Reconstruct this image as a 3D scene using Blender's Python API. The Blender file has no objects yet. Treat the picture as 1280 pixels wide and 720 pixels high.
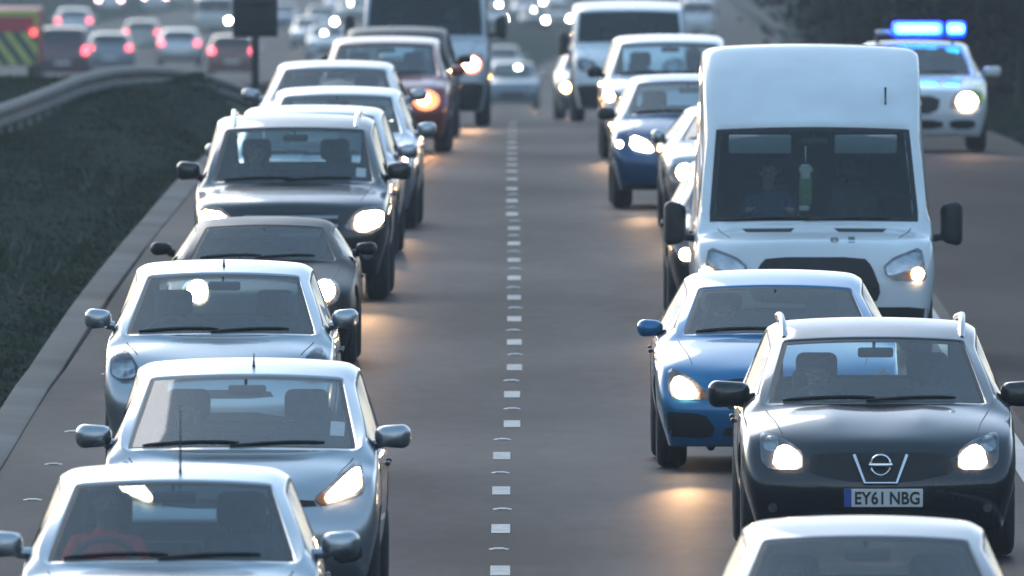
import bpy, bmesh, math, random
from mathutils import Vector, Matrix
from mathutils.bvhtree import BVHTree

# ------------------------------------------------------------------ camera, sky, sun, exposure
S = bpy.context.scene
COL = S.collection
FPX = 35700.0            # focal length in pixels of a 1280 wide frame
CAM_H = 5.6              # bridge parapet height
HAZE = 0.0002
HOR = -392.0             # pixel row of the horizon

cam_d = bpy.data.cameras.new("camera")
cam = bpy.data.objects.new("camera", cam_d)
COL.objects.link(cam)
cam_d.sensor_width = 36.0
cam_d.lens = FPX / 1280.0 * 36.0
cam_d.clip_start = 1.0
cam_d.clip_end = 30000.0
cam.location = (0, 0, CAM_H)
cam.rotation_euler = (math.radians(90) - math.atan((360.0 - HOR) / FPX), 0, 0)
cam_d.dof.use_dof = True
cam_d.dof.focus_distance = 196.0
cam_d.dof.aperture_fstop = 13.5
S.camera = cam

SUN_EL, SUN_AZ = math.radians(24), math.radians(-24)      # ahead of the camera, low, behind cloud
world = bpy.data.worlds.new("World")
S.world = world
world.use_nodes = True
wn = world.node_tree.nodes
sky = wn.new("ShaderNodeTexSky")
sky.sky_type = 'NISHITA'
sky.sun_disc = False
sky.sun_elevation = SUN_EL
sky.sun_rotation = SUN_AZ
sky.air_density = 1.0
sky.dust_density = 1.0
sky.ozone_density = 1.6
wn["Background"].inputs[1].default_value = 0.05
world.node_tree.links.new(sky.outputs[0], wn["Background"].inputs[0])
# a thin cloud deck over the clear sky: brighter low down ahead, where the sun sits behind it
wt = wn.new("ShaderNodeTexCoord"); wsep = wn.new("ShaderNodeSeparateXYZ"); wmr = wn.new("ShaderNodeMapRange")
wmr.interpolation_type = 'SMOOTHSTEP'
wmr.inputs["From Min"].default_value = .45; wmr.inputs["From Max"].default_value = .98
wmr.inputs["To Min"].default_value = .26; wmr.inputs["To Max"].default_value = .47
wcl = wn.new("ShaderNodeBackground")
wrp = wn.new("ShaderNodeValToRGB")
wrp.color_ramp.elements[0].position = .12; wrp.color_ramp.elements[0].color = (.62, .76, .96, 1)
wrp.color_ramp.elements[1].position = .75; wrp.color_ramp.elements[1].color = (.32, .60, .86, 1)
world.node_tree.links.new(wsep.outputs["Z"], wrp.inputs[0]); world.node_tree.links.new(wrp.outputs[0], wcl.inputs[0])
wad = wn.new("ShaderNodeAddShader")
for a_, b_ in ((wt.outputs["Generated"], wsep.inputs[0]), (wsep.outputs["Y"], wmr.inputs["Value"]), (wmr.outputs[0], wcl.inputs[1]),
               (wn["Background"].outputs[0], wad.inputs[0]), (wcl.outputs[0], wad.inputs[1]), (wad.outputs[0], wn["World Output"].inputs[0])):
    world.node_tree.links.new(a_, b_)

sun_d = bpy.data.lights.new("sun", 'SUN')
sun_d.energy = 0.5
sun_d.angle = math.radians(40)
sun_d.color = (1.0, 0.97, 0.94)
sun = bpy.data.objects.new("sun", sun_d)
COL.objects.link(sun)
sdir = Vector((math.sin(SUN_AZ) * math.cos(SUN_EL), math.cos(SUN_AZ) * math.cos(SUN_EL), math.sin(SUN_EL)))
sun.rotation_euler = sdir.to_track_quat('Z', 'Y').to_euler()

S.view_settings.view_transform = 'Standard'
S.view_settings.look = 'None'
S.view_settings.exposure = 1.25
S.view_settings.gamma = 1.0
S.render.engine = 'CYCLES'
S.cycles.use_denoising = True
S.cycles.max_bounces = 8
S.cycles.diffuse_bounces = 2
S.cycles.glossy_bounces = 3
S.cycles.transmission_bounces = 2
S.cycles.transparent_max_bounces = 40
S.cycles.volume_bounces = 0
S.cycles.sample_clamp_indirect = 6.0
S.cycles.caustics_reflective = False
S.cycles.caustics_refractive = False

# ------------------------------------------------------------------ road geometry: distance -> height, sideways
PROF = [(-400, 0.0), (0, 0.0), (250, 0.0), (320, -0.1), (376, -0.5), (420, -0.87), (464, -1.47), (560, -2.9), (714, -5.2),
        (900, -7.7), (1115, -10.0), (1320, -11.9), (1600, -14.0), (2000, -17.5), (2600, -22.3), (4000, -30.0), (12000, -40.0)]
def _pchip(P):
    n = len(P); h = [P[i+1][0]-P[i][0] for i in range(n-1)]
    d = [(P[i+1][1]-P[i][1])/h[i] for i in range(n-1)]
    m = [d[0]] + [0.0]*(n-2) + [d[-1]]
    for i in range(1, n-1):
        if d[i-1]*d[i] > 0:
            w1, w2 = 2*h[i]+h[i-1], h[i]+2*h[i-1]
            m[i] = (w1+w2)/(w1/d[i-1]+w2/d[i])
    return h, d, m
_PM = _pchip(PROF)
def prof(Z):
    Z = min(max(Z, PROF[0][0]), PROF[-1][0]-1e-3)
    for i in range(len(PROF)-1):
        if Z <= PROF[i+1][0]: break
    h, d, m = _PM
    t = (Z-PROF[i][0])/h[i]
    a, b = PROF[i][1], PROF[i+1][1]
    return (2*t**3-3*t*t+1)*a+(t**3-2*t*t+t)*h[i]*m[i]+(-2*t**3+3*t*t)*b+(t**3-t*t)*h[i]*m[i+1]
def xc(Z):                       # lane line of the near carriageway
    w = -0.02 if Z < 230 else 0.0
    return w + (0.5*(Z-380)**2/88000.0 if Z > 380 else 0.0) if Z < 1500 else 7.127+0.0045*(Z-1500)
def opp_x(Z):                    # middle of the other carriageway
    return -14.6 if Z < 700 else -14.6-(Z-700)*0.0022
def px_x(px, Z):
    return (px-640.0)*Z/FPX
def ground_z(Z, X=0.0):
    r = X-xc(Z)
    z = prof(Z)
    if r > 3.9: z -= 0.02*(r-3.9) if r < 7.2 else 0.066
    return z
def z_for(yg, zoff=0.0, lo=120.0, hi=2600.0):       # distance at which the road shows at pixel row yg
    lo = 750.0 if zoff > 0 else lo
    f = lambda Z: (CAM_H-prof(Z)-zoff)*FPX/Z+HOR-yg
    for _ in range(60):
        mid = .5*(lo+hi)
        if f(mid) > 0: lo = mid
        else: hi = mid
    return .5*(lo+hi)

# ------------------------------------------------------------------ helpers
def tag(o, label=None, cat=None, group=None, kind=None):
    for k, v in (("label", label), ("category", cat), ("group", group), ("kind", kind)):
        if v: o[k] = v
    return o
def empty(name, loc, rz=0.0):
    o = bpy.data.objects.new(name, None)
    COL.objects.link(o)
    o.location = loc
    o.rotation_euler = (0, 0, rz)
    o.empty_display_size = 0.2
    return o
def link(name, me, mats, parent=None, smooth=True, angle=38):
    if not isinstance(mats, (list, tuple)): mats = [mats]
    if not me.materials:
        for m in mats: me.materials.append(m)
    if smooth and len(me.polygons):
        me.polygons.foreach_set("use_smooth", [True]*len(me.polygons))
        me.set_sharp_from_angle(angle=math.radians(angle))
    o = bpy.data.objects.new(name, me)
    COL.objects.link(o)
    if parent is not None: o.parent = parent
    return o
def bm_obj(name, bm, mats, parent=None, smooth=True, angle=38, normals=True):
    if normals: bmesh.ops.recalc_face_normals(bm, faces=bm.faces)
    me = bpy.data.meshes.new(name)
    bm.to_mesh(me); bm.free()
    return link(name, me, mats, parent, smooth, angle)
def rbox(bm, c, d, bev=0.02, seg=2, rot=None, taper=None):
    r = bmesh.ops.create_cube(bm, size=1.0)
    vs = r['verts']
    for v in vs:
        v.co = Vector((v.co.x*d[0], v.co.y*d[1], v.co.z*d[2]))
        if taper:                                   # taper: scale of x,y at the top
            f = taper if v.co.z > 0 else 1.0
            v.co.x *= f; v.co.y *= f
    es = list({e for v in vs for e in v.link_edges})
    if bev > 0:
        g = bmesh.ops.bevel(bm, geom=es, offset=min(bev, min(d)*.49), segments=seg, affect='EDGES', profile=.5)
        vs = list({v for f in g['faces'] for v in f.verts} | {v for v in vs if v.is_valid})
    M = Matrix.Translation(Vector(c)) @ (rot.to_4x4() if rot is not None else Matrix.Identity(4))
    for v in vs: v.co = M @ v.co
    return vs
def tube(bm, pts, r, seg=8, cap=True):
    pts = [Vector(p) for p in pts]
    n = len(pts); rings = []
    rr = r if isinstance(r, (list, tuple)) else [r]*n
    for i, p in enumerate(pts):
        t = (pts[min(i+1, n-1)]-pts[max(i-1, 0)]).normalized()
        a = t.orthogonal().normalized() if abs(t.z) > .9 else t.cross(Vector((0, 0, 1))).normalized()
        b = t.cross(a).normalized()
        rings.append([bm.verts.new(p+(a*math.cos(2*math.pi*k/seg)+b*math.sin(2*math.pi*k/seg))*rr[i]) for k in range(seg)])
    for i in range(n-1):
        for k in range(seg):
            bm.faces.new((rings[i][k], rings[i][(k+1) % seg], rings[i+1][(k+1) % seg], rings[i+1][k]))
    if cap:
        bm.faces.new(rings[0][::-1]); bm.faces.new(rings[-1])
def lathe_x(bm, prof_, seg=28, x0=0.0):              # (x, radius) profile turned about the X axis
    rings = [[bm.verts.new((x0+x, r*math.cos(2*math.pi*k/seg), r*math.sin(2*math.pi*k/seg))) for k in range(seg)] for x, r in prof_]
    for i in range(len(rings)-1):
        for k in range(seg):
            bm.faces.new((rings[i][k], rings[i][(k+1) % seg], rings[i+1][(k+1) % seg], rings[i+1][k]))
def chaikin(P, it=2, q=.22):
    for _ in range(it):
        Q = []
        for i in range(len(P)):
            a, b = P[i], P[(i+1) % len(P)]
            Q.append((a[0]*(1-q)+b[0]*q, a[1]*(1-q)+b[1]*q)); Q.append((a[0]*q+b[0]*(1-q), a[1]*q+b[1]*(1-q)))
        P = Q
    return P
def disc(cx, cz, rx, rz=None, n=20):
    rz = rz or rx
    return [(cx+rx*math.cos(2*math.pi*k/n), cz+rz*math.sin(2*math.pi*k/n)) for k in range(n)]
def bez(P, n=4): return P

# ------------------------------------------------------------------ materials
MATS = {}
def mat(name, col, rough=.5, metal=0.0, coat=0.0, spec=.5, vary=0.0, scale=6.0, bump=0.0, bscale=40.0, emit=None, estr=0.0, alpha=None, detail=5.0, col2=None, rvary=0.0):
    if name in MATS: return MATS[name]
    m = bpy.data.materials.new(name); m.use_nodes = True
    N, Lk = m.node_tree.nodes, m.node_tree.links
    b = N["Principled BSDF"]
    b.inputs["Base Color"].default_value = (*col, 1)
    b.inputs["Roughness"].default_value = rough
    b.inputs["Metallic"].default_value = metal
    b.inputs["Coat Weight"].default_value = coat
    b.inputs["Coat Roughness"].default_value = .06
    b.inputs["Specular IOR Level"].default_value = spec
    if vary or bump or col2 or rvary:
        tc = N.new("ShaderNodeTexCoord")
        nz = N.new("ShaderNodeTexNoise"); nz.inputs["Scale"].default_value = scale; nz.inputs["Detail"].default_value = detail
        Lk.new(tc.outputs["Object"], nz.inputs["Vector"])
        if vary or col2:
            rp = N.new("ShaderNodeValToRGB")
            c2 = col2 or tuple(min(1, c*(1+vary)) for c in col)
            c1 = col if col2 else tuple(c*(1-vary) for c in col)
            rp.color_ramp.elements[0].position = .33; rp.color_ramp.elements[1].position = .68
            rp.color_ramp.elements[0].color = (*c1, 1); rp.color_ramp.elements[1].color = (*c2, 1)
            Lk.new(nz.outputs["Fac"], rp.inputs[0]); Lk.new(rp.outputs[0], b.inputs["Base Color"])
        if rvary:
            mr = N.new("ShaderNodeMapRange")
            mr.inputs["From Min"].default_value = .3; mr.inputs["From Max"].default_value = .7
            mr.inputs["To Min"].default_value = max(.02, rough-rvary); mr.inputs["To Max"].default_value = min(1, rough+rvary)
            Lk.new(nz.outputs["Fac"], mr.inputs["Value"]); Lk.new(mr.outputs[0], b.inputs["Roughness"])
        if bump:
            n2 = N.new("ShaderNodeTexNoise"); n2.inputs["Scale"].default_value = bscale; n2.inputs["Detail"].default_value = 4
            Lk.new(tc.outputs["Object"], n2.inputs["Vector"])
            bp = N.new("ShaderNodeBump"); bp.inputs["Strength"].default_value = bump; bp.inputs["Distance"].default_value = .02
            Lk.new(n2.outputs["Fac"], bp.inputs["Height"]); Lk.new(bp.outputs[0], b.inputs["Normal"])
    if emit:
        b.inputs["Emission Color"].default_value = (*emit, 1)
        b.inputs["Emission Strength"].default_value = estr
    MATS[name] = m
    return m
def paint(name, col, metal=.5, rough=.32):
    return mat(name, col, rough=rough, metal=metal, coat=.9, vary=.07, scale=2.2, rvary=.07)
def glass_mat(name, tint, refl=1.0):
    if name in MATS: return MATS[name]
    m = bpy.data.materials.new(name); m.use_nodes = True
    N, Lk = m.node_tree.nodes, m.node_tree.links
    N.remove(N["Principled BSDF"])
    tr = N.new("ShaderNodeBsdfTransparent"); tr.inputs[0].default_value = (*tint, 1)
    gl = N.new("ShaderNodeBsdfGlossy"); gl.inputs["Roughness"].default_value = .03
    fr = N.new("ShaderNodeFresnel"); fr.inputs["IOR"].default_value = 1.5
    mu = N.new("ShaderNodeMath"); mu.operation = 'MULTIPLY_ADD'; mu.use_clamp = True
    mu.inputs[1].default_value = 1.7*refl; mu.inputs[2].default_value = .03*refl
    mx = N.new("ShaderNodeMixShader")
    Lk.new(fr.outputs[0], mu.inputs[0]); Lk.new(mu.outputs[0], mx.inputs[0])
    Lk.new(tr.outputs[0], mx.inputs[1]); Lk.new(gl.outputs[0], mx.inputs[2])
    Lk.new(mx.outputs[0], N["Material Output"].inputs[0])
    MATS[name] = m
    return m
M_SCREEN = glass_mat("windscreen_glass", (.76, .91, .94), .55)
M_SIDE = glass_mat("side_glass", (.85, .93, .93), .5)
M_LENS = glass_mat("lamp_cover_glass", (.95, .96, .97), .55)
M_TRIM = mat("black_trim", (.018, .018, .02), rough=.5, vary=.2, scale=9)
M_GRILLE = mat("grille_black", (.012, .012, .014), rough=.55, vary=.3, scale=25)
M_INT = mat("interior_cloth", (.05, .055, .062), rough=.85, vary=.25, scale=14)
M_INT2 = mat("interior_grey", (.10, .105, .11), rough=.8, vary=.15, scale=10)
M_HEAD = mat("headliner", (.42, .43, .42), rough=.9, vary=.06, scale=8)
M_RUBBER = mat("tyre_rubber", (.022, .022, .024), rough=.85, vary=.25, scale=12, bump=.2, bscale=30)
M_RIM = mat("alloy_rim", (.42, .43, .45), rough=.35, metal=.9, vary=.1, scale=8)
M_CHROME = mat("chrome", (.75, .76, .78), rough=.12, metal=1.0, vary=.04, scale=5)
M_REFL = mat("lamp_reflector", (.62, .64, .66), rough=.22, metal=.9, vary=.25, scale=11, bump=.5, bscale=14)
M_BUCKET = mat("lamp_bucket", (.20, .205, .215), rough=.3, metal=.6, vary=.35, scale=16)
M_AMBER = mat("amber_lens", (.75, .22, .03), rough=.25, coat=.6, vary=.1, scale=20)
M_REDLENS = mat("red_lens", (.45, .02, .03), rough=.22, coat=.8, vary=.1, scale=20)
M_WELL = mat("wheel_well", (.014, .014, .015), rough=.9, vary=.2, scale=6)
M_PLATE = mat("plate_white", (.72, .72, .70), rough=.4, vary=.04, scale=20)
M_BLUEBAND = mat("plate_blue", (.02, .06, .36), rough=.4, vary=.05, scale=20)
M_INK = mat("plate_ink", (.012, .012, .014), rough=.5, vary=.1, scale=20)
M_PAPER = mat("paper_white", (.42, .46, .47), rough=.7, vary=.05, scale=30)
def lamp(name, col, s): return mat(name, (.8, .8, .8), emit=col, estr=s, vary=.02, scale=9)
M_LAMP = lamp("headlamp_lit", (1.0, .66, .36), 45)
M_LAMP_SOFT = lamp("headlamp_soft", (1.0, .74, .50), 25)
M_LAMP_AMBER = lamp("headlamp_amber", (1.0, .45, .14), 60)
M_LAMP_FAR = lamp("far_headlamp_lit", (1.0, .86, .74), 60)
M_AMBER_LIT = lamp("amber_glow", (1.0, .20, .02), 1.6)  # small orange lamp; also the orange glow put round some headlamp bulbs
M_TAIL = lamp("tail_lamp_lit", (1.0, .07, .10), 2.2)
M_TAIL_HI = lamp("brake_lamp_lit", (1.0, .55, .55), 10)
M_BLUE_CORE = lamp("beacon_blue_core", (.04, .40, 1.0), 9)
M_BLUE = lamp("beacon_blue_dome", (.0, .004, 1.0), 24)

# ------------------------------------------------------------------ the setting
ZS = [-300, -100, 0, 60, 120, 160] + list(range(180, 480, 6)) + list(range(480, 1000, 20)) + list(range(1000, 2700, 50)) + [2800, 3100, 3500, 4000, 5000, 6500, 9000]
def ribbon(name, left, right, dz, m, z0=-300, z1=9000, cols=1, zfun=None, kind='structure'):
    bm = bmesh.new(); prev = None
    for Z in ZS:
        if Z < z0 or Z > z1: continue
        a, b = left(Z), right(Z)
        row = []
        for k in range(cols+1):
            x = a+(b-a)*k/cols
            row.append(bm.verts.new((x, Z, (zfun(Z, x) if zfun else ground_z(Z, x))+dz)))
        if prev:
            for k in range(cols): bm.faces.new((prev[k], prev[k+1], row[k+1], row[k]))
        prev = row
    return tag(bm_obj(name, bm, m, smooth=True, normals=True), kind=kind)

def asphalt(name, c1, c2, rough, spec=.5):
    m = bpy.data.materials.new(name); m.use_nodes = True
    N, Lk = m.node_tree.nodes, m.node_tree.links
    b = N["Principled BSDF"]
    ge = N.new("ShaderNodeNewGeometry")
    def noise(sx, sy, scale, det=4):
        mp = N.new("ShaderNodeMapping"); mp.inputs["Scale"].default_value = (sx, sy, 1)
        Lk.new(ge.outputs["Position"], mp.inputs["Vector"])
        n = N.new("ShaderNodeTexNoise"); n.inputs["Scale"].default_value = scale; n.inputs["Detail"].default_value = det
        Lk.new(mp.outputs[0], n.inputs["Vector"]); return n
    n1 = noise(1, .06, 1.3)        # wheel-track streaks along the road
    n2 = noise(.25, .045, 1.0)     # resurfaced bands across it
    n3 = noise(1, 1, 60, 6)        # aggregate
    r = N.new("ShaderNodeValToRGB")
    r.color_ramp.elements[0].position = .36; r.color_ramp.elements[1].position = .66
    r.color_ramp.elements[0].color = (*c1, 1); r.color_ramp.elements[1].color = (*c2, 1)
    a = N.new("ShaderNodeMath"); a.operation = 'MULTIPLY_ADD'; a.inputs[1].default_value = .5
    a2 = N.new("ShaderNodeMath"); a2.operation = 'MULTIPLY_ADD'; a2.inputs[1].default_value = .35
    a3 = N.new("ShaderNodeMath"); a3.operation = 'MULTIPLY'; a3.inputs[1].default_value = .15
    Lk.new(n3.outputs["Fac"], a3.inputs[0]); Lk.new(n2.outputs["Fac"], a2.inputs[0]); Lk.new(a3.outputs[0], a2.inputs[2])
    Lk.new(n1.outputs["Fac"], a.inputs[0]); Lk.new(a2.outputs[0], a.inputs[2])
    # tyre tracks: two polished paths in each lane, oil-dark between them
    sp = N.new("ShaderNodeSeparateXYZ"); Lk.new(ge.outputs["Position"], sp.inputs[0])
    c0 = N.new("ShaderNodeMath"); c0.operation = 'MULTIPLY_ADD'; c0.inputs[1].default_value = 6.2832/1.825; c0.inputs[2].default_value = -6.2832*.93/1.825
    c1_ = N.new("ShaderNodeMath"); c1_.operation = 'COSINE'
    c2_ = N.new("ShaderNodeMath"); c2_.operation = 'MULTIPLY'; c2_.inputs[1].default_value = .09
    c3 = N.new("ShaderNodeMath"); c3.operation = 'ADD'
    Lk.new(sp.outputs["X"], c0.inputs[0]); Lk.new(c0.outputs[0], c1_.inputs[0]); Lk.new(c1_.outputs[0], c2_.inputs[0])
    n4 = noise(1, .12, 6, 5)        # blotches, drips and repairs
    c4 = N.new("ShaderNodeMath"); c4.operation = 'MULTIPLY_ADD'; c4.inputs[1].default_value = .60; c4.inputs[2].default_value = -.30
    Lk.new(n4.outputs["Fac"], c4.inputs[0])
    c5 = N.new("ShaderNodeMath"); c5.operation = 'ADD'
    Lk.new(c2_.outputs[0], c5.inputs[0]); Lk.new(c4.outputs[0], c5.inputs[1])
    Lk.new(a.outputs[0], c3.inputs[0]); Lk.new(c5.outputs[0], c3.inputs[1])
    Lk.new(c3.outputs[0], r.inputs[0]); Lk.new(r.outputs[0], b.inputs["Base Color"])
    mr = N.new("ShaderNodeMapRange"); mr.inputs["From Min"].default_value = .3; mr.inputs["From Max"].default_value = .7
    mr.inputs["To Min"].default_value = rough+.05; mr.inputs["To Max"].default_value = rough-.07
    Lk.new(n2.outputs["Fac"], mr.inputs["Value"]); Lk.new(mr.outputs[0], b.inputs["Roughness"])
    b.inputs["Specular IOR Level"].default_value = spec
    bp = N.new("ShaderNodeBump"); bp.inputs["Strength"].default_value = .22; bp.inputs["Distance"].default_value = .008
    Lk.new(n3.outputs["Fac"], bp.inputs["Height"]); Lk.new(bp.outputs[0], b.inputs["Normal"])
    return m
M_ROAD = asphalt("worn_asphalt", (.003, .0045, .010), (.020, .023, .036), .55, .016)
M_ROAD2 = asphalt("dark_shoulder_asphalt", (.0060, .0058, .011), (.013, .0125, .021), .72, .03)
M_SOIL = mat("verge_soil", (.026, .033, .030), rough=1.0, col2=(.046, .056, .040), scale=.45, bump=.3, bscale=6, spec=0)
M_CONC = mat("channel_concrete", (.062, .066, .066), rough=.95, col2=(.135, .14, .14), scale=.22, bump=.25, bscale=30, spec=.3)
M_LINE = mat("road_paint", (.26, .26, .25), rough=.7, col2=(.52, .52, .50), scale=7, bump=.1, bscale=50)
M_LINE_WORN = mat("worn_road_paint", (.26, .26, .26), rough=.6, col2=(.40, .40, .39), scale=2.5, bump=.1, bscale=50)
M_STEEL = mat("galvanised_steel", (.21, .20, .19), rough=.85, metal=.0, spec=.1, vary=.2, scale=3)

def reserve_z(Z, X):             # grass between the carriageways: a low crest that hides the road behind it
    r = X-xc(Z)
    base = prof(Z)
    w_ = 1.6 if Z < 330 else max(.6, 1.6-(Z-330)/70)
    t = min(max((-4.05-r)/w_, 0), 1); t = t*t*(3-2*t)
    crest = 0.0 if Z < 404 else -0.0105*(Z-404)**1.0
    u = 0.06*math.sin(X*1.7+Z*.11)+.05*math.sin(Z*.047+X)
    z = base+(max(crest, base)-base)*t+u*t*(1 if Z < 430 else .3)
    if Z > 430: z = base-.35*min(1, (Z-430)/60)*t+0.0
    return z
def land_z(Z, X):
    r = X-xc(Z); p = prof(Z)
    if r < -4.0:
        if X > opp_x(Z)+6.5: return reserve_z(Z, X)-.02
        lift = .8 if Z > 600 else .8*max(0, (Z-430)/170)
        if X > opp_x(Z)-7.5: return p+lift-.30
        return p+lift-.1+min(9, .22*(opp_x(Z)-7.5-X))
    if r > 7.0: return p-.08+min(14, .16*(r-7.0)**1.15)
    return p-.16
bm = bmesh.new(); prev = None
offs = [-3000, -900, -300, -120, -60, -40, -30, -24] + [-22+.55*i for i in range(34)] + [-3.7, -2, 0, 2, 4, 6.4, 7.0, 8, 9.5, 12, 16, 24, 40, 80, 300, 900, 3000]
for Z in ZS:
    row = [bm.verts.new((xc(Z)+o, Z, land_z(Z, xc(Z)+o))) for o in offs]
    if prev:
        for k in range(len(offs)-1): bm.faces.new((prev[k], prev[k+1], row[k+1], row[k]))
    prev = row
tag(bm_obj("ground", bm, M_SOIL, angle=80), kind='structure')

ribbon("carriageway", lambda Z: xc(Z)-3.66, lambda Z: xc(Z)+3.9, 0, M_ROAD, cols=4)
ribbon("slip_lane", lambda Z: xc(Z)+3.9, lambda Z: xc(Z)+7.0, 0, M_ROAD2, cols=2)
def opp_z(Z, X):
    return prof(Z)+(.8 if Z > 600 else .8*max(0, (Z-430)/170))
ribbon("far_carriageway", lambda Z: opp_x(Z)-7.2, lambda Z: opp_x(Z)+(6.2 if Z < 900 else 6.2+min(4.5, (Z-900)*.015)), -.1, M_ROAD, cols=3, zfun=opp_z, z0=440)
# drainage channel along the reserve: a shallow concrete kerb with real thickness
bm = bmesh.new(); prev = None
for Z in ZS:
    if Z < 60 or Z > 1000: continue
    x, z = xc(Z), prof(Z)
    w = .04*math.sin(Z*.043)
    row = [bm.verts.new((x+a+w, Z, z+b)) for a, b in ((-3.655, -.05), (-3.66, .014), (-3.68, .022), (-3.91, .034), (-3.93, .02), (-3.94, -.2))]
    if prev:
        for k in range(5): bm.faces.new((prev[k], prev[k+1], row[k+1], row[k]))
    prev = row
tag(bm_obj("kerb", bm, M_CONC, angle=30), kind='structure')

# painted lane marks and the worn edge line
bm = bmesh.new()
Z = z_for(714.0)-18.0
dash = []
while Z < 900:
    xa = xc(Z)-.055 if Z < 215 else xc(Z)+(.02 if Z < 300 else 0.0)
    dash.append((xa, Z))
    n = 3; pr = None
    for k in range(n+1):
        zz = Z-1.0+2.0*k/n
        r = [bm.verts.new((xa+s*.0625, zz, prof(zz)+.004)) for s in (-1, 1)]
        if pr: bm.faces.new((pr[0], pr[1], r[1], r[0]))
        pr = r
    Z += 9.0
tag(bm_obj("lane_markings", bm, M_LINE), kind='structure')
ribbon("edge_line", lambda Z: xc(Z)+3.62, lambda Z: xc(Z)+3.79, .004, M_LINE_WORN, z0=60, z1=1200)
# grass on the central reserve
random.seed(5)
def grass_mesh(n, xr, zr, h0, h1, zf):
    verts, faces = [], []
    for _ in range(n):
        Z = zr[0]+(zr[1]-zr[0])*random.random(); X = xc(Z)+xr[0]+(xr[1]-xr[0])*random.random()
        cl = .5+.5*math.sin(X*2.3+.6*math.sin(Z*.21))*math.sin(Z*.13+X*.7)
        if random.random() > .35+.65*cl: continue
        z = zf(Z, X)-.03
        for _b in range(3):
            a = random.random()*6.28; h = (h0+(h1-h0)*random.random())*(.5+.7*cl); w = .012+.02*random.random()
            dx, dy = math.cos(a)*w, math.sin(a)*w; ox, oy = random.uniform(-.1, .1), random.uniform(-.1, .1)
            tx, ty = random.uniform(-.6, .6)*h, random.uniform(-.6, .6)*h
            i = len(verts)
            verts += [(X+ox-dx, Z+oy-dy, z), (X+ox+dx, Z+oy+dy, z), (X+ox+tx, Z+oy+ty, z+h)]
            faces.append((i, i+1, i+2))
    me = bpy.data.meshes.new("grass"); me.from_pydata(verts, [], faces); return me
M_GRASS = mat("rough_grass", (.030, .040, .031), rough=1.0, col2=(.055, .070, .040), scale=.3, spec=0)
g = link("grass", grass_mesh(26000, (-7.6, -4.02), (150, 425), .02, .075, reserve_z), M_GRASS, smooth=False)
tag(g, "short dark rough grass on the central reserve", "grass", kind='stuff')
g = link("grass", grass_mesh(260, (-6.8, -4.3), (160, 330), .08, .22, reserve_z), mat("dry_stalks", (.11, .11, .095), rough=.9, vary=.2, scale=2, spec=.1), smooth=False)
tag(g, "sparse pale dry stalks standing in the grass of the reserve", "grass", kind='stuff')
g = link("grass", grass_mesh(5000, (7.05, 9.5), (300, 520), .05, .22, land_z), M_GRASS, smooth=False)
tag(g, "dark tufts of grass on the verge beside the slip lane", "grass", kind='stuff')

# road studs between the marks and along the reserve edge
def stud_mesh():
    bm = bmesh.new(); rbox(bm, (0, 0, .004), (.13, .20, .010), .0, 1, taper=.3)
    bmesh.ops.recalc_face_normals(bm, faces=bm.faces)
    me = bpy.data.meshes.new("road_stud"); bm.to_mesh(me); bm.free(); return me
def stud_eye():
    bm = bmesh.new()
    rbox(bm, (0, -.066, .0055), (.07, .04, .003), .001, 1, rot=Matrix.Rotation(math.radians(7.0), 3, 'X'))
    bmesh.ops.recalc_face_normals(bm, faces=bm.faces)
    me = bpy.data.meshes.new("reflector"); bm.to_mesh(me); bm.free(); return me
SM, SE = stud_mesh(), stud_eye()
M_STUD = mat("stud_casting", (.34, .34, .33), rough=.5, vary=.2, scale=20)
M_EYE = mat("stud_reflector", (.75, .75, .72), rough=.9, spec=0.1, vary=.1, scale=20)
def studs(pts, label, group):
    for x, Z in pts:
        o = link("road_stud", SM, M_STUD); o.location = (x, Z, prof(Z)+.004)
        tag(o, label, "road stud", group)
        e = link("reflector", SE, M_EYE, o)
studs([(x+.01*math.sin(Z), Z+4.5) for x, Z in dash if 140 < Z < 320], "small pale road stud between two white marks of the dashed lane line", "road studs on the lane line")
studs([(xc(Z)-3.28, Z) for Z in (160.5, 169.5, 178.5, 187.5, 196.5, 205.5, 214.5, 232.5)], "small pale road stud beside the concrete kerb of the grass reserve", "road studs along the kerb")

# steel guard rail on the crest of the reserve
def rail(name, path, post_step, label, hgt=.62):
    root = empty(name, path[0])
    tag(root, label, "guard rail")
    P = [Vector(p)-Vector(path[0]) for p in path]
    sec = ((.00, .31), (.03, .29), (.08, .25), (.08, .20), (.02, .16), (.02, .14), (.08, .10), (.08, .05), (.03, .01), (.0, .0))
    bm = bmesh.new(); prev = None
    for i, p in enumerate(P):
        t = (P[min(i+1, len(P)-1)]-P[max(i-1, 0)]); t.z = 0; t.normalize()
        n = Vector((t.y, -t.x, 0))
        row = [bm.verts.new(p+n*a+Vector((0, 0, hgt-.31+b))) for a, b in sec]
        if prev:
            for k in range(len(sec)-1): bm.faces.new((prev[k], prev[k+1], row[k+1], row[k]))
        prev = row
    o = bm_obj("beam", bm, M_STEEL, root)
    sd = o.modifiers.new("thick", 'SOLIDIFY'); sd.thickness = .006
    bm = bmesh.new(); rbox(bm, (0, 0, -.03), (.06, .11, hgt*2-.02), .004, 1)
    bmesh.ops.recalc_face_normals(bm, faces=bm.faces)
    pm = bpy.data.meshes.new("post"); bm.to_mesh(pm); bm.free()
    acc = 0.0
    for i in range(len(P)-1):
        d = (P[i+1]-P[i]).length
        while acc < d:
            if P[i].y+path[0][1] > 412 and path[0][1] < 500: break
            q = P[i].lerp(P[i+1], acc/d)
            o = link("post", pm, M_STEEL, root, smooth=False); o.location = (q.x-.04, q.y+.02, q.z)
            acc += post_step
        acc = max(0, acc-d)
    return root
path = []
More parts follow.
